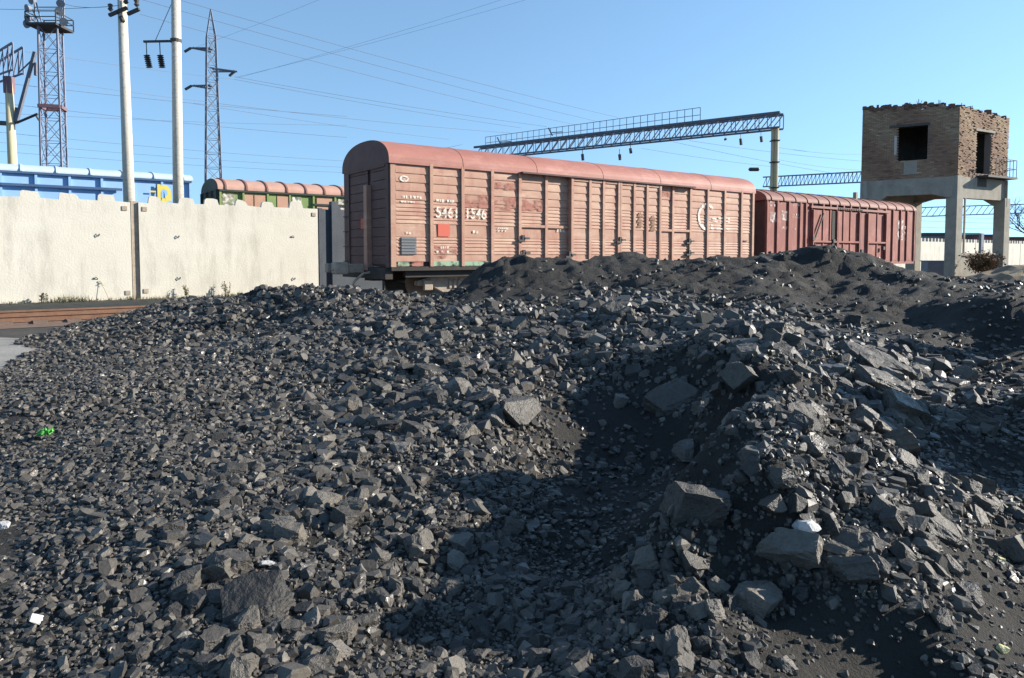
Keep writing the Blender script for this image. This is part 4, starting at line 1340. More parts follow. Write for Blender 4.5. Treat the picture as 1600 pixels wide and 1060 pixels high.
pb = base_of(274, 300, 25.0)
tp = at(272, -45, 25.0)
t = thing('utility_pole', pb, 'thicker pale concrete pole with side bracket holding two hanging insulators', 'utility pole', POLES)
MB().tube([(0, 0, 0), tp - pb], [.19, .155], 14).build('pole_shaft', M['pole'], t, smooth=True)
MB().bar(at(222, 65, 25.0) - pb, at(276, 64, 25.0) - pb, .07).build('bracket_arm', M['dark'], t)
MB().tube([at(266, 5, 25.0) - pb, at(240, 64, 25.0) - pb], .012, 5).build('stay_wire', M['wire'], t)
mb = MB()
q = at(272.5, 64, 25.0) - pb
mb.tube([q - Vector((0, 0, .06)), q + Vector((0, 0, .06))], .19, 14)
mb.build('clamp_band', M['dark'], t)
for px, ex in ((226, 4), (247, 3)):
    a, c = at(px, 66, 25.0) - pb, at(px + 1, 87, 25.0) - pb
    MB().tube([a, c], .016, 6).build('hanger_rod', M['dark'], t)
    e = at(px + ex + 1, 105, 25.0) - pb
    pts, rad = [], []
    for i in range(13):
        pts.append(c.lerp(e, i / 12)); rad.append(.05 if i % 2 else .115)
    MB().tube(pts, rad, 10).build('insulator', M['insul'], t)

# lattice helper
def lattice(corner_lo, corner_hi, n, w_, wd, mb):
    """four-legged braced tower between two sets of four corners"""
    for i in range(4):
        mb.bar(corner_lo[i], corner_hi[i], w_)
    for k in range(n):
        f0, f1 = k / n, (k + 1) / n
        for i in range(4):
            j = (i + 1) % 4
            a0, a1 = corner_lo[i].lerp(corner_hi[i], f0), corner_lo[i].lerp(corner_hi[i], f1)
            b0, b1 = corner_lo[j].lerp(corner_hi[j], f0), corner_lo[j].lerp(corner_hi[j], f1)
            mb.bar(a0, b1, wd)
            mb.bar(b0, a1, wd)
            mb.bar(a1, b1, wd)
    return mb


def sq(c, h, ang=0.0):
    return [c + Vector((math.cos(ang + R(45 + 90 * i)) * h * 1.414, math.sin(ang + R(45 + 90 * i)) * h * 1.414, 0)) for i in range(4)]


# floodlight mast, far left
D_ = 46
bm_ = base_of(84, 300, D_)
c1, c2 = at(82.5, 268, D_) - bm_, at(76, 44, D_) - bm_
lo = Vector((c1.x * 1.0, 0, 0)); lo.x = c1.x + (c1.x - c2.x) / (c1.z - c2.z) * (0 - c1.z)
t = thing('floodlight_mast', bm_, 'mauve lattice floodlight mast with dark platform at far left', 'lattice mast')
lattice(sq(lo, .64, .3), sq(c2, .53, .3), 11, .10, .035, MB()).build('lattice_frame', M['mast'], t)
f = (168 - 44) / (268 - 44)
cm = c2.lerp(c1, f)
mb = MB()
s4 = sq(cm, .6, .3)
for i in range(4): mb.bar(s4[i], s4[(i + 1) % 4], .18, .22)
mb.build('red_collar', M['mastred'], t)
mb = MB()
q = c2 + Vector((0, 0, .05))
mb.box(q.x - 1.0, q.x + .95, -.9, .9, q.z - .1, q.z + .05)
for sx_ in (-1, .95):
    for sy_ in (-.9, .9): mb.bar((q.x + sx_, sy_, q.z), (q.x + sx_, sy_, q.z + .75), .06)
for z in (.4, .75):
    mb.bar((q.x - 1, -.9, q.z + z), (q.x + .95, -.9, q.z + z), .05).bar((q.x - 1, .9, q.z + z), (q.x + .95, .9, q.z + z), .05)
    mb.bar((q.x - 1, -.9, q.z + z), (q.x - 1, .9, q.z + z), .05).bar((q.x + .95, -.9, q.z + z), (q.x + .95, .9, q.z + z), .05)
mb.build('platform', M['dark'], t)
for dx, dz, an in ((-1.0, .5, .5), (-.95, 1.1, .8), (.85, .9, -.6), (1.0, 1.4, -.4), (-.7, 1.6, .6), (-1.1, 0.1, .4), (1.15, .25, -.5)):
    p_ = Vector((q.x + dx, -.3, q.z + dz))
    mb = MB()
    mb.tube([p_, p_ + Vector((math.sin(-an) * .1, -.12, -.03)), p_ + Vector((math.sin(-an) * .22, -.28, -.08))], [.1, .2, .26], 10)
    mb.bar(p_, Vector((q.x + dx * .75, 0, q.z + .2)), .06)
    mb.build('floodlight', M['pylon'], t)
mb = MB()
for dx in (-.95, .9): mb.bar((q.x + dx, 0, q.z), (q.x + dx * 1.05, 0, q.z + 2.4), .07)
mb.bar((q.x - .97, 0, q.z + 1.3), (q.x + .93, 0, q.z + 1.3), .05)
mb.build('lamp_frame', M['pylon'], t)

# catenary mast at the left frame edge
D_ = 34
bm_ = base_of(20, 300, D_)
t = thing('catenary_mast', bm_, 'yellowed concrete catenary mast with slanting strut at the left edge', 'catenary mast')
tp = at(11, 128, D_) - bm_
MB().tube([(0, 0, 0), tp], [.24, .17], 12).build('pole_shaft', M['poley'], t, smooth=True)
MB().box(tp.x - .17, tp.x + .17, -.17, .17, tp.z - .55, tp.z + .25).build('head_box', M['mastred'], t)
MB().bar(at(23, 190, D_) - bm_, at(52, 81, D_) - bm_, .14).build('strut', M['steel'], t)
MB().bar(at(19, 203, D_) - bm_, at(23, 168, D_) - bm_, .1).build('strut_bracket', M['steel'], t)
MB().tube([at(23, 192, D_) - bm_, at(56, 178, D_) - bm_], .06, 6).tube([at(53, 180, D_) - bm_, at(58, 188, D_) - bm_], .04, 6).build('cantilever_arm', M['dark'], t)
MB().bar(at(25, 115, D_) - bm_, at(48, 93, D_) - bm_, .05).bar(at(53, 98, D_) - bm_, at(53, 118, D_) - bm_, .11).build('counterweight', M['steel'], t)
mb = MB()
for a, c, w_ in (((-40, 110), (25, 70), .14), ((-40, 135), (24, 112), .12), ((25, 70), (26, 114), .09), ((18, 74), (18, 114), .07), ((10, 79), (11, 116), .07), ((2, 84), (3, 118), .07), ((-6, 90), (-5, 122), .07), ((18, 114), (25, 72), .05), ((3, 118), (10, 80), .05), ((10, 116), (18, 76), .05)):
    for dd in (-.35, .35):
        mb.bar(at(*a, D_) - bm_ + Vector((0, dd, 0)), at(*c, D_) - bm_ + Vector((0, dd, 0)), w_ * .6)
mb.build('portal_beam', M['mast'], t)
MB().bar(at(-6, 192, D_) - bm_, at(9, 193, D_) - bm_, .2).build('insulator', M['insul'], t)

# transmission pylon
D_ = 72
bp_ = base_of(331, 300, D_)
t = thing('transmission_pylon', bp_, 'tall grey lattice pylon with three short crossarms behind the green wagon', 'pylon')
lo = Vector((0, 0, 0)); m1 = at(327.5, 58, D_) - bp_; tip = at(327, 14, D_) - bp_
lattice(sq(lo, .92, .5), sq(m1, .42, .5), 16, .11, .05, MB()).build('lattice_frame', M['pylon'], t)
mb = MB()
for p_ in sq(m1, .42, .5): mb.bar(p_, tip, .1)
for k in (.3, .6):
    s4 = [p_.lerp(tip, k) for p_ in sq(m1, .42, .5)]
    for i in range(4): mb.bar(s4[i], s4[(i + 1) % 4], .05)
mb.build('peak', M['pylon'], t)
for (a, c, e) in (((328, 79), (296, 75), (286, 81)), ((328, 110), (369, 112), (356, 119)), ((328, 137), (297, 134), (287, 140))):
    mb = MB()
    A_, C_ = at(*a, D_) - bp_, at(*c, D_) - bp_
    for dd in (-.3, .3): mb.bar(A_ + Vector((0, dd, .18)), C_, .12)
    mb.bar(A_ - Vector((0, 0, .15)), C_, .12)
    for k in range(1, 7):
        mb.bar(A_.lerp(C_, k / 7) + Vector((0, 0, .15)), A_.lerp(C_, (k + .5) / 7) - Vector((0, 0, .1)), .07)
    arm = mb.build('crossarm', M['pylon'], t)
    MB().bar(C_.lerp(A_, .12) if e[0] > 300 else C_, at(*e, D_) - bp_, .2).build('insulator', M['insul'], t)

# catenary gantry: truss beam on a concrete column
g1, g0 = at(1219, 200.5, 36), at(744, 250, 47.5)
gb = base_of(1207, 300, 36)
zb_ = g1.z
g0 = Vector((g0.x, g0.y, zb_))
g1 = Vector((g1.x, g1.y, zb_))
dirg = (g1 - g0).normalized()
gs = Vector((-dirg.y, dirg.x, 0))
t = thing('catenary_gantry', gb, 'long steel truss gantry on a yellow concrete column above the wagons', 'gantry')
colb = MB()
for dd in (-.09, .09):
    pt_ = Vector((dirg.x * dd, dirg.y * dd, 0))
    colb.tube([pt_, pt_ + Vector((0, 0, zb_))], [.11, .10], 10)
colb.build('column', M['poley'], t)
for z in (3.6, 4.9, 6.2, 7.3): MB().box(-.2, .2, -.2, .2, z - .025, z + .025).build('column_band', M['dark'], t)
mb, mw = MB(), MB()
Lg = (g1 - g0).length
H_ = .74
for sd in (-.35, .35):
    a, c = g0 + gs * sd - gb, g1 + gs * sd - gb
    mb.bar(a, c, .09)
    mb.bar(a + Vector((0, 0, H_)), c + Vector((0, 0, H_)), .13)
    n = int(Lg / .62)
    for i in range(n):
        p0, p1 = a.lerp(c, i / n), a.lerp(c, (i + 1) / n)
        mw.bar(p0, p1 + Vector((0, 0, H_)), .045)
        mw.bar(p1, p1 + Vector((0, 0, H_)), .035)
mb.build('truss_chord', M['steel'], t)
mw.build('truss_web', M['pylon'], t, kind='stuff')
mb = MB()
r0_, r1_ = g0 + gs * .9 - gb + Vector((0, 0, H_)), at(1092, 190, 38.6) - gb
r1_.z = r0_.z
d0 = (r1_ - r0_)
n = 34
for i in range(n + 1):
    p = r0_.lerp(r1_, i / n)
    mb.bar(p, p + Vector((0, 0, .85)), .03)
for z in (.45, .85): mb.bar(r0_ + Vector((0, 0, z)), r1_ + Vector((0, 0, z)), .03)
mb.build('handrail', M['pylon'], t)
for px, py, h in ((1155, 222, 10), (1187, 218, 9), (1131, 218, 3), (966, 246, 9), (983, 236, 8), (908, 246, 10)):
    a, c = at(px, py - h * .5, 40), at(px + 1, py + h * .5, 40)
    MB().tube([at(px, py - h * 1.4, 40) - gb, a - gb], .02, 5).tube([a - gb, c - gb], .085, 8).build('insulator', M['insul'], t)
for px, py in ((855, 200), (775, 215)):
    mb = MB()
    q = at(px, py, 44) - gb
    mb.bar(q, q + Vector((.25, 0, -.5)), .07).bar(q + Vector((.2, 0, -.3)), q + Vector((.9, 0, -.25)), .05)
    mb.build('lamp_bracket', M['steel'], t)
# far second gantry
a, c = at(1190, 285, 92), at(1350, 277, 84)
gb2 = base_of(1352, 300, 84)
t = thing('catenary_gantry', gb2, 'distant thin truss gantry seen just left of the ruined brick tower', 'gantry')
mb, mw = MB(), MB()
for dz in (0, 1.25): mb.bar(a + Vector((0, 0, dz - .6)) - gb2, c + Vector((0, 0, dz - .6)) - gb2, .16)
for i in range(26):
    p, q = a.lerp(c, i / 26) - gb2, a.lerp(c, (i + 1) / 26) - gb2
    mw.bar(p - Vector((0, 0, .6)), q + Vector((0, 0, .65)), .06).bar(q - Vector((0, 0, .6)), q + Vector((0, 0, .65)), .06)
mb.build('truss_chord', M['pylon'], t); mw.build('truss_web', M['pylon'], t)
MB().tube([(0, 0, 0), c - gb2], .3, 8).build('column', M['poley'], t)
a, c = at(1425, 332, 95), at(1640, 325, 95)
gb3 = base_of(1640, 330, 95)
t = thing('catenary_gantry', gb3, 'faint truss gantry in the distance seen under the brick tower', 'gantry')
mb, mw = MB(), MB()
for dz in (-.6, .6): mb.bar(a + Vector((0, 0, dz)) - gb3, c + Vector((0, 0, dz)) - gb3, .13)
for i in range(22):
    p, q = a.lerp(c, i / 22) - gb3, a.lerp(c, (i + 1) / 22) - gb3
    mw.bar(p - Vector((0, 0, .6)), q + Vector((0, 0, .6)), .06)
mb.build('truss_chord', M['pylon'], t); mw.build('truss_web', M['pylon'], t)
MB().tube([(0, 0, 0), c - gb3], .3, 8).build('column', M['poley'], t)

# ------------------------------------------------------------------ overhead wires
WIRES = [
    ((230, -14), (964, 184), 40, 72, .012), ((180, -12), (940, 192), 40, 72, .012), ((216, 22), (900, 196), 40, 72, .012),
    ((372, 121), (800, -6), 70, 60, .008), ((366, 121), (840, -6), 70, 60, .008), ((287, 80), (510, -6), 72, 66, .008),
    ((0, 75), (364, 124), 52, 72, .013), ((364, 120), (852, 198), 72, 95, .015), ((364, 124), (812, 200), 72, 95, .015),
    ((340, 162), (796, 208), 60, 85, .014), ((300, 162), (700, 218), 60, 85, .014), ((100, 129), (330, 160), 50, 62, .012),
    ((-10, 128), (540, 182), 45, 62, .012), ((-10, 160), (540, 215), 45, 60, .011), ((-10, 206), (540, 252), 45, 62, .010),
    ((-10, 176), (540, 196), 50, 70, .011), ((-10, 222), (540, 262), 46, 62, .009), ((-10, 236), (540, 270), 48, 62, .009),
    ((1050, 222), (1342, 278), 50, 60, .010), ((1075, 220), (1342, 252), 50, 62, .010), ((1215, 231), (1345, 241), 40, 60, .010), ((1215, 250), (1345, 266), 45, 62, .009),
    ((1000, 232), (1216, 262), 52, 60, .009), ((1430, 345), (1640, 350), 80, 80, .014), ((1430, 338), (1640, 342), 80, 80, .014), ((1430, 355), (1640, 358), 80, 80, .013), ((110, 100), (165, 340), 60, 60, 0),
    ((540, 262), (720, 226), 62, 60, .008), ((-10, 14), (170, 10), 46, 40, .012), ((90, 3), (186, 8), 46, 22, .009),
]
for i, (a, c, d0, d1, r_) in enumerate(WIRES):
    if r_ == 0: continue
    A_, C_ = at(*a, d0), at(*c, d1)
    L_ = (C_ - A_).length
    pts = []
    for k in range(13):
        f = k / 12
        p = A_.lerp(C_, f)
        p.z -= L_ * .006 * 4 * f * (1 - f)
        pts.append(p - A_)
    o = MB().tube(pts, r_ * 1.15, 4).build('overhead_wire', M['wire'], loc=A_)
    lab = 'thin grey overhead wire rising to the upper right from the pylon' if i in (3, 4, 5) else 'thin grey overhead wire crossing the sky above the wagons' if i < 15 else 'faint thin overhead wire low in the sky'
    tag(o, lab, 'overhead wire', 'wires rising from the pylon' if i in (3, 4, 5) else 'overhead wires crossing the sky' if i < 15 else 'faint low overhead wires')
    if i < 6:
        o['label'] = ['uppermost of three parallel wires running down from the top left to the gantry', 'middle one of three parallel wires running down from the top left to the gantry', 'lowest of three parallel wires running down from the top left to the gantry', 'upper left one of two wires rising right from the pylon arm to the top edge', 'lower right one of two wires rising right from the pylon arm to the top edge', 'single wire rising from the pylon top towards the upper edge of the sky'][i]
q = at(1176, 265, 40)
tag(MB().tube([(-.32, 0, 0), (-.25, 0, 0), (.25, 0, 0), (.32, 0, 0)], [.03, .11, .11, .03], 8).build('section_insulator', M['insul'], loc=q), 'dark section insulator hanging in the wires left of the gantry column', 'insulator')

# ------------------------------------------------------------------ ruined brick tower
Cc = at(1494, 276, 42); Ca = at(1343, 276, 45.0); Cb = at(1572, 276, 44.6)
ZB = Cc.z
A3, B3, C3 = [Vector((p.x, p.y, 0)) for p in (Ca, Cb, Cc)]
D3 = A3 + (B3 - C3)
ZT = at(1494, 166, 42).z
tw = thing('brick_tower', C3, 'ruined brick tower room standing on concrete columns at the right', 'building')


def frame(P, Q):
    x = (Q - P).normalized()
    y = Vector((-x.y, x.x, 0))
    m_ = Matrix.Identity(4)
    for i, v_ in enumerate((x, y, Vector((0, 0, 1)))):
        for j in range(3): m_[j][i] = v_[j]
    m_.translation = P - C3
    return m_, (Q - P).length


def brick_wall(P, Q, ztop, holes, seed, pits):
    """courses of separate bricks on a mortar core, ragged at the top, left out at the openings"""
    mt, L = frame(P, Q)
    rr = np.random.default_rng(seed)
    core = MB()
    segs = sorted(set([0.0, L] + [h[0] for h in holes] + [h[1] for h in holes]))
    zl = sorted(set([ZB, 0] + [h[2] for h in holes] + [h[3] for h in holes]))
    for x0, x1 in zip(segs[:-1], segs[1:]):
        xm = (x0 + x1) / 2
        zt = min(ztop(x0), ztop(x1)) - .12
        cuts = sorted([(h[2], h[3]) for h in holes if h[0] - .001 < xm < h[1] + .001])
        z = ZB
        for a, c in cuts:
            if a > z: core.box(x0, x1, .06, .42, z, a)
            z = c
        core.box(x0, x1, .06, .42, z, zt)
    core.build('wall_core', M['mortar'], tw, matrix=mt)
    V_, F_, T_ = [], [], []
    bw, bh = .26, .083
    nz = int((max(ztop(x) for x in np.linspace(0, L, 20)) - ZB) / bh) + 1
    for r_ in range(nz):
        x = -(r_ % 2) * bw / 2
        z = ZB + r_ * bh
        while x < L:
            x0, x1 = max(x, 0), min(x + bw - .012, L)
            xm = (x0 + x1) / 2
            if x1 - x0 > .04 and z + bh < ztop(xm) + rr.normal() * .05 and not any(h[0] - .02 < xm < h[1] + .02 and h[2] - .02 < z + bh / 2 < h[3] + .02 for h in holes) and rr.uniform() > pits:
                dy = abs(rr.normal()) * .012
                if rr.uniform() < pits * 2.5: dy = rr.uniform(.03, .055)
                n = len(V_)
                yb = .42 if z > ztop(xm) - .5 else .07
                V_ += [(x0, dy, z), (x1, dy, z), (x1, yb, z), (x0, yb, z), (x0, dy, z + bh - .012), (x1, dy, z + bh - .012), (x1, yb, z + bh - .012), (x0, yb, z + bh - .012)]
                for qd in ((0, 3, 2, 1), (4, 5, 6, 7), (0, 1, 5, 4), (1, 2, 6, 5), (2, 3, 7, 6), (3, 0, 4, 7)):
                    F_.append([n + i for i in qd])
                T_ += [float(np.clip(rr.normal(.5, .13) + .2 * math.sin(xm * 1.7 + z * 1.3) * 1, 0, 1))] * 6
            x += bw
    me = bpy.data.meshes.new('brickwork')
    me.from_pydata(V_, [], F_)
    me.materials.append(M['brick'])
    me.attributes.new('tone', 'FLOAT', 'FACE').data.foreach_set('value', np.array(T_, np.float32))
    o = bpy.data.objects.new('brickwork', me)
    COL.objects.link(o)
    o.parent = tw
    o.matrix_local = mt
    o['kind'] = 'stuff'
    return mt, L


def wsolve(P, Q, px, py):
    """(along, height) on the wall plane P-Q at a photo position"""
    x = (Q - P).normalized(); n = Vector((-x.y, x.x, 0))
    a = at(px, py, 10) - Vector((0, 0, CAM_Z))
    k = P.dot(n) / a.dot(n)
    return (a * k - P).dot(x), CAM_Z + a.z * k


def prof(P, Q, pts):
    q = sorted(wsolve(P, Q, *p) for p in pts)
    xs_, zs_ = [p[0] for p in q], [p[1] for p in q]
    return lambda x: float(np.interp(x, xs_, zs_)) + .11 * math.sin(x * 9) * math.sin(x * 3.1) + .06 * math.sin(x * 17)


topL = prof(A3, C3, [(1344, 170), (1375, 168), (1400, 166), (1440, 164), (1470, 163), (1494, 167)])
topR = prof(C3, B3, [(1495, 167), (1508, 166), (1525, 172), (1550, 178), (1572, 185)])
(wx0, wz1), (wx1, wz0) = wsolve(A3, C3, 1400, 200), wsolve(A3, C3, 1446, 249)
(px0, pz1), (px1, pz0) = wsolve(A3, C3, 1410, 253), wsolve(A3, C3, 1430, 271)
mtL, LL = brick_wall(A3, C3, topL, [(wx0, wx1, wz0, wz1)], 1, .012)
MB().box(wx0 - .45, wx1 + .1, -.03, .3, wz1, wz1 + .16).build('lintel', M['dark_plaster'], tw, matrix=mtL)
MB().box(wx0 - .16, wx0 - .02, -.02, .1, wz0 + .4, wz1 - .5).build('frame_remnant', M['pole'], tw, matrix=mtL)
MB().box(px0, px1, -.015, .1, pz0, pz1).box(px0 - .1, px1 + .1, -.03, .08, pz0 - .06, pz0).build('cement_patch', M['conc'], tw, matrix=mtL)
(dx0, dz1), (dx1, dz0) = wsolve(C3, B3, 1525, 205), wsolve(C3, B3, 1545, 273)
(hx0, hz1), (hx1, hz0) = wsolve(C3, B3, 1523.5, 279), wsolve(C3, B3, 1537, 293)
ZBR = ZB
mtR, LR = brick_wall(C3, B3, topR, [(dx0, dx1, dz0, dz1)], 2, .06)
MB().box(dx0 - .2, dx1 + .3, -.03, .3, dz1, dz1 + .14).build('lintel', M['conc'], tw, matrix=mtR)
# back walls close the room
for P, Q in ((B3, D3), (D3, A3)):
    mt, L = frame(P, Q)
    MB().box(.25 if P is B3 else 0, L if P is B3 else L - .25, .06, .4, ZB, ZT - .25).build('back_wall', M['dark_plaster'], tw, matrix=mt)
mb = MB()
n0 = [p - C3 for p in (A3, C3, B3, D3)]
cen = sum(n0, Vector((0, 0, 0))) / 4
for z0_, z1_, sh, nm, mm in ((ZB - .25, ZB - .02, .96, 'floor_slab', 'dark_plaster'), (ZT - .55, ZT - .35, .9, 'roof_slab', 'dark_plaster')):
    mb = MB()
    for z in (z0_, z1_):
        mb.v += [(cen.x + (p.x - cen.x) * sh, cen.y + (p.y - cen.y) * sh, z) for p in n0]
    for qd in ((0, 1, 2, 3), (7, 6, 5, 4), (0, 4, 5, 1), (1, 5, 6, 2), (2, 6, 7, 3), (3, 7, 4, 0)): mb.f.append(qd)
    mb.build(nm, M[mm], tw)
# concrete ring beam with haunches and columns
BH = 1.12
for P, Q, hn in ((A3, C3, 1), (C3, B3, 0), (B3, D3, 1), (D3, A3, 0)):
    mt, L = frame(P, Q)
    mb = MB()
    zt, zb0 = ZB - .003, ZB - BH
    if hn:
        pts = [(.0, zt), (.0, zb0 - .55), (.6, zb0 - .55), (1.5, zb0 + .12), (L - 1.3, zb0 + .12), (L - .55, zb0 - .1), (L, zb0 - .1), (L, zt)]
    else:
        pts = [(.0, zt), (.0, zb0 - .15), (L, zb0 - .15), (L, zt)]
    k = len(pts)
    for y in (-.04, .42):
        mb.v += [(x, y, z) for x, z in pts]
    mb.f.append(tuple(range(k)))
    mb.f.append(tuple(range(2 * k - 1, k - 1, -1)))
    for i in range(k):
        j = (i + 1) % k
        mb.f.append((j, i, k + i, k + j))
    mb.build('ring_beam', M['conc'], tw, matrix=mt)
for P in (A3, C3, B3, D3):
    d = (cen + C3 - P).normalized() * .3
    m_, _ = frame(C3, B3)
    m_.translation = P + Vector((d.x, d.y, 0)) - C3
    MB().box(-.33, .33, -.33, .33, -.1, ZB + .05 if P is C3 else ZB - BH).build('column', M['conc'], tw, matrix=m_, bevel=.02)
# balcony
(bx0, bz), (bx1, _) = wsolve(C3, B3, 1524, 275), wsolve(C3, B3, 1573, 275)
mb = MB().box(bx0, bx1 - .25, -.65, .05, bz - .12, bz)
mb.build('balcony_slab', M['dark'], tw, matrix=mtR)
mb = MB()
zr = bz + 1.05
for x in np.linspace(bx0 + .9, bx1 - .3, 7): mb.bar((x, -.6, bz), (x, -.6, zr), .03)
for z in (bz + .5, zr): mb.bar((bx0 + .9, -.6, z), (bx1 - .3, -.6, z), .035).bar((bx1 - .3, -.6, z), (bx1 - .3, .0, z), .035)
mb.build('balcony_railing', M['dark'], tw, matrix=mtR)
MB().box(hx0, hx1, -.06, -.041, hz0, hz1).build('opening_shade', M['dark_plaster'], tw, matrix=mtR)  # flat dark panel painting the shade of the lower opening
# low wall and sill between the right-hand columns
(sx0, sz), _ = wsolve(C3, B3, 1492, 396), 0
MB().box(.45, LR - .1, .1, .35, -.05, sz - .14).build('low_wall', M['conc'], tw, matrix=mtR)
MB().box(.3, LR + .1, .0, .42, sz - .14, sz).build('wall_sill', M['conc'], tw, matrix=mtR)
MB().box(LR * .55, LR * .55 + .28, .15, .3, sz, sz + 1.25).build('stub_post', M['tarp'], tw, matrix=mtR)
MB().bar((.75, -.05, sz), (.75, -.05, ZB - BH - .15), .09).build('down_pipe', M['conc'], tw, matrix=mtR)
# rubble and stalks along the broken top
mb = MB()
rr = random.Random(9)
for i in range(170):
    f_2 = rr.random()
    if rr.random() < .7: p, zt = A3.lerp(C3, f_2), topL(f_2 * LL)
    else: p, zt = C3.lerp(B3, f_2), topR(f_2 * LR)
    inn = (cen + C3 - p).normalized() * rr.uniform(.05, .5)
    q = p + inn - C3
    s_ = rr.uniform(.05, .14)
    mb.box(q.x - s_, q.x + s_ * rr.uniform(.4, 1), q.y - s_, q.y + s_, zt - .15, zt - .03 + rr.uniform(0, .14))
mb.build('broken_bricks', M['brick'], tw, kind='stuff')
mb = MB()
for px, h in ((1417, 12), (1421, 8), (1434, 17), (1442, 8), (1465, 16), (1470, 7), (1484, 7), (1497, 11), (1514, 7), (1404, 5), (1450, 6)):
    q = at(px, 166, 44) - C3
    q.z = ZT - .4
    hh = h / FPX * 44 + .55
    mb.bar(q, q + Vector((rr.uniform(-.1, .12), 0, hh)), .03)
    for k in range(3): mb.bar(q + Vector((0, 0, hh * .6)), q + Vector((rr.uniform(-.2, .2), 0, hh * rr.uniform(.7, 1))), .02)
tag(mb.build('dry_stalks', M['weed'], loc=C3), 'dry weed stalks growing on the broken top of the brick tower', 'weeds', kind='stuff')

# ------------------------------------------------------------------ things behind and beside the tower
def far_fence(a, c, lab):
    P, Q = a, c
    x = (Q - P).normalized()
    t = thing('concrete_fence', P, lab, 'fence', 'white fences in the far yard', math.atan2(x.y, x.x))
    L = (Q - P).length
    n = max(1, round(L / 5.6))
    for i in range(n):
        l_ = L / n
        mb = MB().box(.05, l_ - .05, 0, .16, 0, 2.62)
        k = int(l_ / .6)
        for j in range(k):
            xx = .2 + j * (l_ - .4) / max(k - 1, 1)
            mb.box(xx - .11, xx + .11, .01, .15, 2.62, 2.92)
        mb.build('fence_panel', M['fence'], t, loc=(i * l_, 0, 0))
        MB().box(-.07, .05, .03, .25, 0, 2.9).build('fence_post', M['fence2'], t, loc=(i * l_, 0, 0))


def gp(px, d):
    p = at(px, 400, d)
    return Vector((p.x, p.y, 0))


p_ = gp(1385, 58)
far_fence(p_, p_ + U * 46, 'far white toothed fence seen under the brick tower')
q = gp(1457, 110)
t = thing('shed', q, 'small grey flat-roofed shed far behind the white fence', 'building')
MB().box(-1.6, 1.8, 0, 4, 0, 4.4).build('wall', M['tarp'], t)
MB().box(-1.8, 2.0, -.2, 4.2, 4.4, 4.9).build('roof', M['dark_plaster'], t)
q = gp(1512, 120)
t = thing('shed', q, 'low building with pale cyan roof beyond the far fence', 'building')
MB().box(-1.2, 1.4, 0, 4, 0, 4.3).build('wall', M['pink'], t)
MB().box(-1.3, 1.5, -.2, 4.2, 4.3, 5.2).build('roof', M['cyan'], t)
for i, px in enumerate((1500, 1530, 1575)):
    q = gp(px, 100)
    t = thing('freight_wagon', q, ['dull red wagon beyond the far fence, leftmost of three', 'dull red wagon beyond the far fence, middle of three', 'dull red wagon beyond the far fence, rightmost of three'][i], 'freight wagon', 'dull red wagons beyond the far fence')
    MB().box(-1.3, 1.5 + i * .7, 0, 3, 1, 3.7 + .35 * (i == 1)).build('body', M['red2'], t)
    MB().box(-1.4, 1.6 + i * .7, -.1, 3.1, 3.7 + .35 * (i == 1), 4.0 + .35 * (i == 1)).build('roof', M['endw'], t)

# bare tree at the right edge
tb = gp(1612, 52)
t = thing('bare_tree', tb, 'leafless tree at the right frame edge beside the brick tower', 'tree')
mb = MB()
rr = random.Random(21)


def branch(p, d, ln, rad, depth, tgt):
    q = p + d * ln
    tgt.tube([p, p.lerp(q, .5) + Vector((rr.uniform(-.04, .04), rr.uniform(-.04, .04), 0)) * ln, q], [rad, rad * .85, rad * .65], 5, cap=False)
    if depth == 0: return
    for k in range(3 if depth > 1 else 4):
        nd = (d + Vector((rr.uniform(-.85, .85), rr.uniform(-.85, .85), rr.uniform(-.25, .5)))).normalized()
        branch(p.lerp(q, rr.uniform(.45, 1)), nd, ln * rr.uniform(.55, .8), rad * .55, depth - 1, tgt)


MB().tube([(0, 0, 0), (-.05, 0, 1.5), (0, 0, 3.0)], [.17, .14, .12], 8).build('trunk', M['bark'], t)
for k in range(6):
    a_ = k * 1.05
    branch(Vector((0, 0, 2.2 + k * .15)), Vector((math.cos(a_) * .9, math.sin(a_) * .9, .75)).normalized(), 1.7, .06, 4, mb)
mb.build('crown', M['bark'], t)

# shrub, planks, spoil near the tower foot
def twiggy(n, rad, h, m, seed):
    r_ = random.Random(seed)
    mb = MB()
    for i in range(n):
        a_ = r_.uniform(0, 6.28)
        p = Vector((math.cos(a_) * rad * r_.uniform(0, .8), math.sin(a_) * rad * r_.uniform(0, .8), r_.uniform(0, h * .5)))
        d = Vector((r_.uniform(-.8, .8), r_.uniform(-.8, .8), r_.uniform(.2, 1))).normalized()
        q = p + d * h * r_.uniform(.3, .6)
        s_ = d.cross(Vector((0, 0, 1))).normalized() * h * .035
        mb.quad(p - s_ * .4, p + s_ * .4, q)
        for k in range(3):
            c = p.lerp(q, r_.uniform(.3, 1))
            e1 = Vector((r_.uniform(-1, 1), r_.uniform(-1, 1), r_.uniform(-1, 1))).normalized() * h * .07
            e2 = Vector((r_.uniform(-1, 1), r_.uniform(-1, 1), r_.uniform(-1, 1))).normalized() * h * .05
            mb.quad(c, c + e1, c + e1 + e2, c + e2)
    return mb


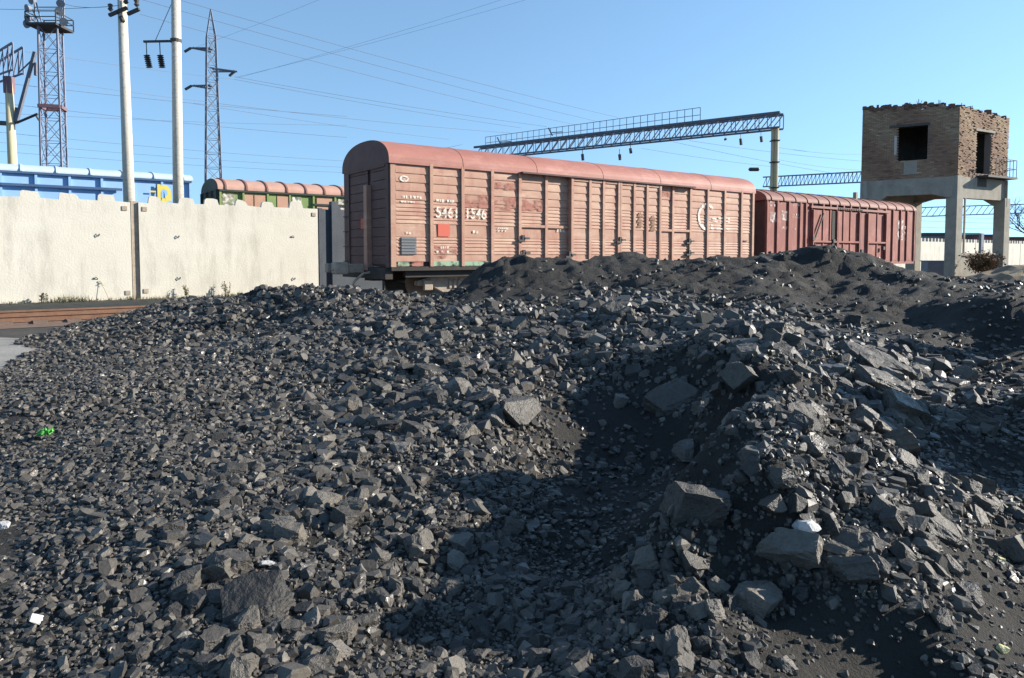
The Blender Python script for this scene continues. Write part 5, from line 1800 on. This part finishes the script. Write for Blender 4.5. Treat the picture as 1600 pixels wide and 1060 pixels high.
q = at(1533, 420, 41)
q.z = .3
o = twiggy(420, 1.0, 1.6, M['shrub'], 3).build('brown_shrub', M['shrub'], loc=q)
tag(o, 'dry brown shrub against the low wall of the brick tower', 'shrub')
mb = MB()
mb.bar((0, 0, 0), Vector(at(1592, 421, 36)) - Vector(at(1556, 437, 36)), .16, .06)
tag(mb.build('timber_plank', M['timber'], loc=at(1556, 437, 36)), 'pale timber plank lying slanted on the spoil right of the tower', 'plank')
sp = MB()
n = 26
for i in range(n):
    for j in range(n):
        x, y = -4 + 12 * i / (n - 1), -3 + 7 * j / (n - 1)
        r_ = math.hypot(x / 4.6 - .4, y / 3)
        sp.v.append((x, y, 1.25 * math.exp(-r_ * r_ * 1.6) - .25 + .16 * mnoise.noise(Vector((x, y, 0)) * 1.3) + .07 * mnoise.noise(Vector((x, y, 3)) * 4)))
for i in range(n - 1):
    for j in range(n - 1):
        a_ = i * n + j
        sp.f.append((a_, a_ + n, a_ + n + 1, a_ + 1))
tag(sp.build('spoil_mound', M['verge'], loc=gp(1566, 37)), kind='structure')
q = gp(1462, 46)
tag(MB().box(-.6, .6, 0, .8, 0, 1.0).box(-.65, .65, -.05, .85, 1.0, 1.06).build('storage_box', M['tarp'], loc=q), 'grey-blue box standing in front of the far white fence', 'box')

# ------------------------------------------------------------------ weeds along the fence, litter
rr = random.Random(33)
mb = MB()
for i in range(2600):
    x = rr.uniform(-9, 6.0)
    cl = mnoise.noise(Vector((x * .8, 3, 1))) + mnoise.noise(Vector((x * 2.5, 9, 1))) * .5
    if cl < rr.uniform(-.7, .5): continue
    y = -abs(rr.gauss(0, .28)) - .03
    h = rr.uniform(.06, .2) * (1 + max(cl, 0) * 1.3)
    dx, dy = rr.uniform(-.1, .1), rr.uniform(-.08, .05)
    w_ = rr.uniform(.006, .016)
    mb.quad((x - w_, y, 0), (x + w_, y, 0), (x + dx, y + dy, h))
    if rr.random() < .4:
        mb.quad((x + dx * .6, y + dy * .6, h * .6), (x + dx * .6 + .05, y, h * .75), (x + dx * .6 + .02, y, h * .55))
gw = mb.build('dry_weeds', M['weed'], loc=F0)
gw.rotation_euler = (0, 0, RF)
tag(gw, 'dry weeds and grass along the foot of the white fence', kind='stuff')
for px, py, h, sd, lab in ((170, 470, .75, 1, 'tall thin dry weed leaning left against the white fence panel'), (289, 468, .42, 2, 'small leafy weed in front of the right fence panel'), (352, 466, .55, 3, 'pale dry weed tuft near the coal at the right fence panel'), (66, 484, .3, 4, 'small dry weed bush at the foot of the left fence panel')):
    a = at(px, py, 10) - Vector((0, 0, CAM_Z))
    NF = Vector((-UF.y, UF.x, 0))
    k = (F0.dot(NF) - .25) / a.dot(NF)
    p = a * k
    r_ = random.Random(sd)
    t = thing('weed_plant', (p.x, p.y, 0), lab, 'weed', 'weeds standing out along the fence')
    lean = -.35 if sd == 1 else 0
    st, lf = MB(), MB()
    for s_ in range(1 if sd == 1 else 9):
        b0 = Vector((r_.uniform(-.08, .08), r_.uniform(-.05, .05), 0))
        e_ = b0 + Vector((lean * h + r_.uniform(-.25, .25) * h * (0 if sd == 1 else 1), 0, h * r_.uniform(.7, 1)))
        st.tube([b0, b0.lerp(e_, .5) + Vector((.02, 0, 0)), e_], [.008, .006, .004], 4)
        for k_ in range(9):
            c = b0.lerp(e_, r_.uniform(.25, 1) if sd != 1 else r_.uniform(.8, 1.02))
            v1 = Vector((r_.uniform(-1, 1), r_.uniform(-.6, .6), r_.uniform(-.3, 1))) * .07
            v2 = Vector((r_.uniform(-1, 1), r_.uniform(-1, 1), r_.uniform(-1, 1))) * .025
            lf.quad(c, c + v1 * .5 + v2, c + v1, c + v1 * .5 - v2)
    st.build('stem', M['weed'], t)
    lf.build('leaves', M['weed'], t)


def little(px, py, wpx, mat, name, lab, cat, mesh_i, sc3=(1, 1, 1), rot=(.2, .1, .4)):
    x, y, z = cast(px, py)
    me = BIG[mesh_i].copy()
    me.name = name
    me.materials.clear()
    me.materials.append(mat)
    o = bpy.data.objects.new(name, me)
    COL.objects.link(o)
    r_ = wpx / 2 / FPX * y
    o.location = (x, y, z + r_ * .55)
    o.rotation_euler = rot
    o.scale = [r_ * s for s in sc3]
    return tag(o, lab, cat)


little(1258, 834, 34, M['wstone'], 'white_stone', 'white angular stone lodged in the coal on the right flank', 'stone', 5, (1, 1, .9), (.8, .2, .3))
little(57, 979, 26, M['wstone'], 'pale_flake', 'pale bluish stone flake on the bare ground at the lower left', 'stone', 3, (1, .8, .5), (.9, .6, .8))
little(4, 829, 20, M['wstone'], 'pale_stone', 'pale greenish stone at the left frame edge', 'stone', 7)
little(1563, 1019, 16, M['ystone'], 'yellow_stone', 'small yellow stone on the bare ground at the lower right', 'stone', 10, (1, 1, .9))
little(1560, 880, 12, M['ystone'], 'yellow_chip', 'tiny yellowish chip at the foot of the right flank', 'stone', 4)
little(415, 888, 24, M['wstone'], 'pale_chip', 'bright pale chip among the coal above the diagonal slab', 'stone', 6, (1, .6, .5))
x, y, z = cast(69, 688)
g = MB()
n = 9
for i in range(n):
    for j in range(n):
        g.v.append(((i / (n - 1) - .5) * .10 + mnoise.noise(Vector((i * .9, j * .7, 0))) * .02, (j / (n - 1) - .5) * .06 + mnoise.noise(Vector((i * .8, j, 5))) * .02, .045 * mnoise.noise(Vector((i * .55, j * .6, 2))) + .03 + .02 * mnoise.noise(Vector((i * 1.6, j * 1.7, 8)))))
for i in range(n - 1):
    for j in range(n - 1):
        a_ = i * n + j
        g.f.append((a_, a_ + n, a_ + n + 1, a_ + 1))
gp_ = g.build('plastic_scrap', M['plastic'], loc=(x, y, z + .035))
gp_.rotation_euler = (.35, 0, .3)
so = gp_.modifiers.new('thick', 'SOLIDIFY')
so.thickness = .004
tag(gp_, 'crumpled bright green plastic scrap on the left coal slope', 'plastic scrap')
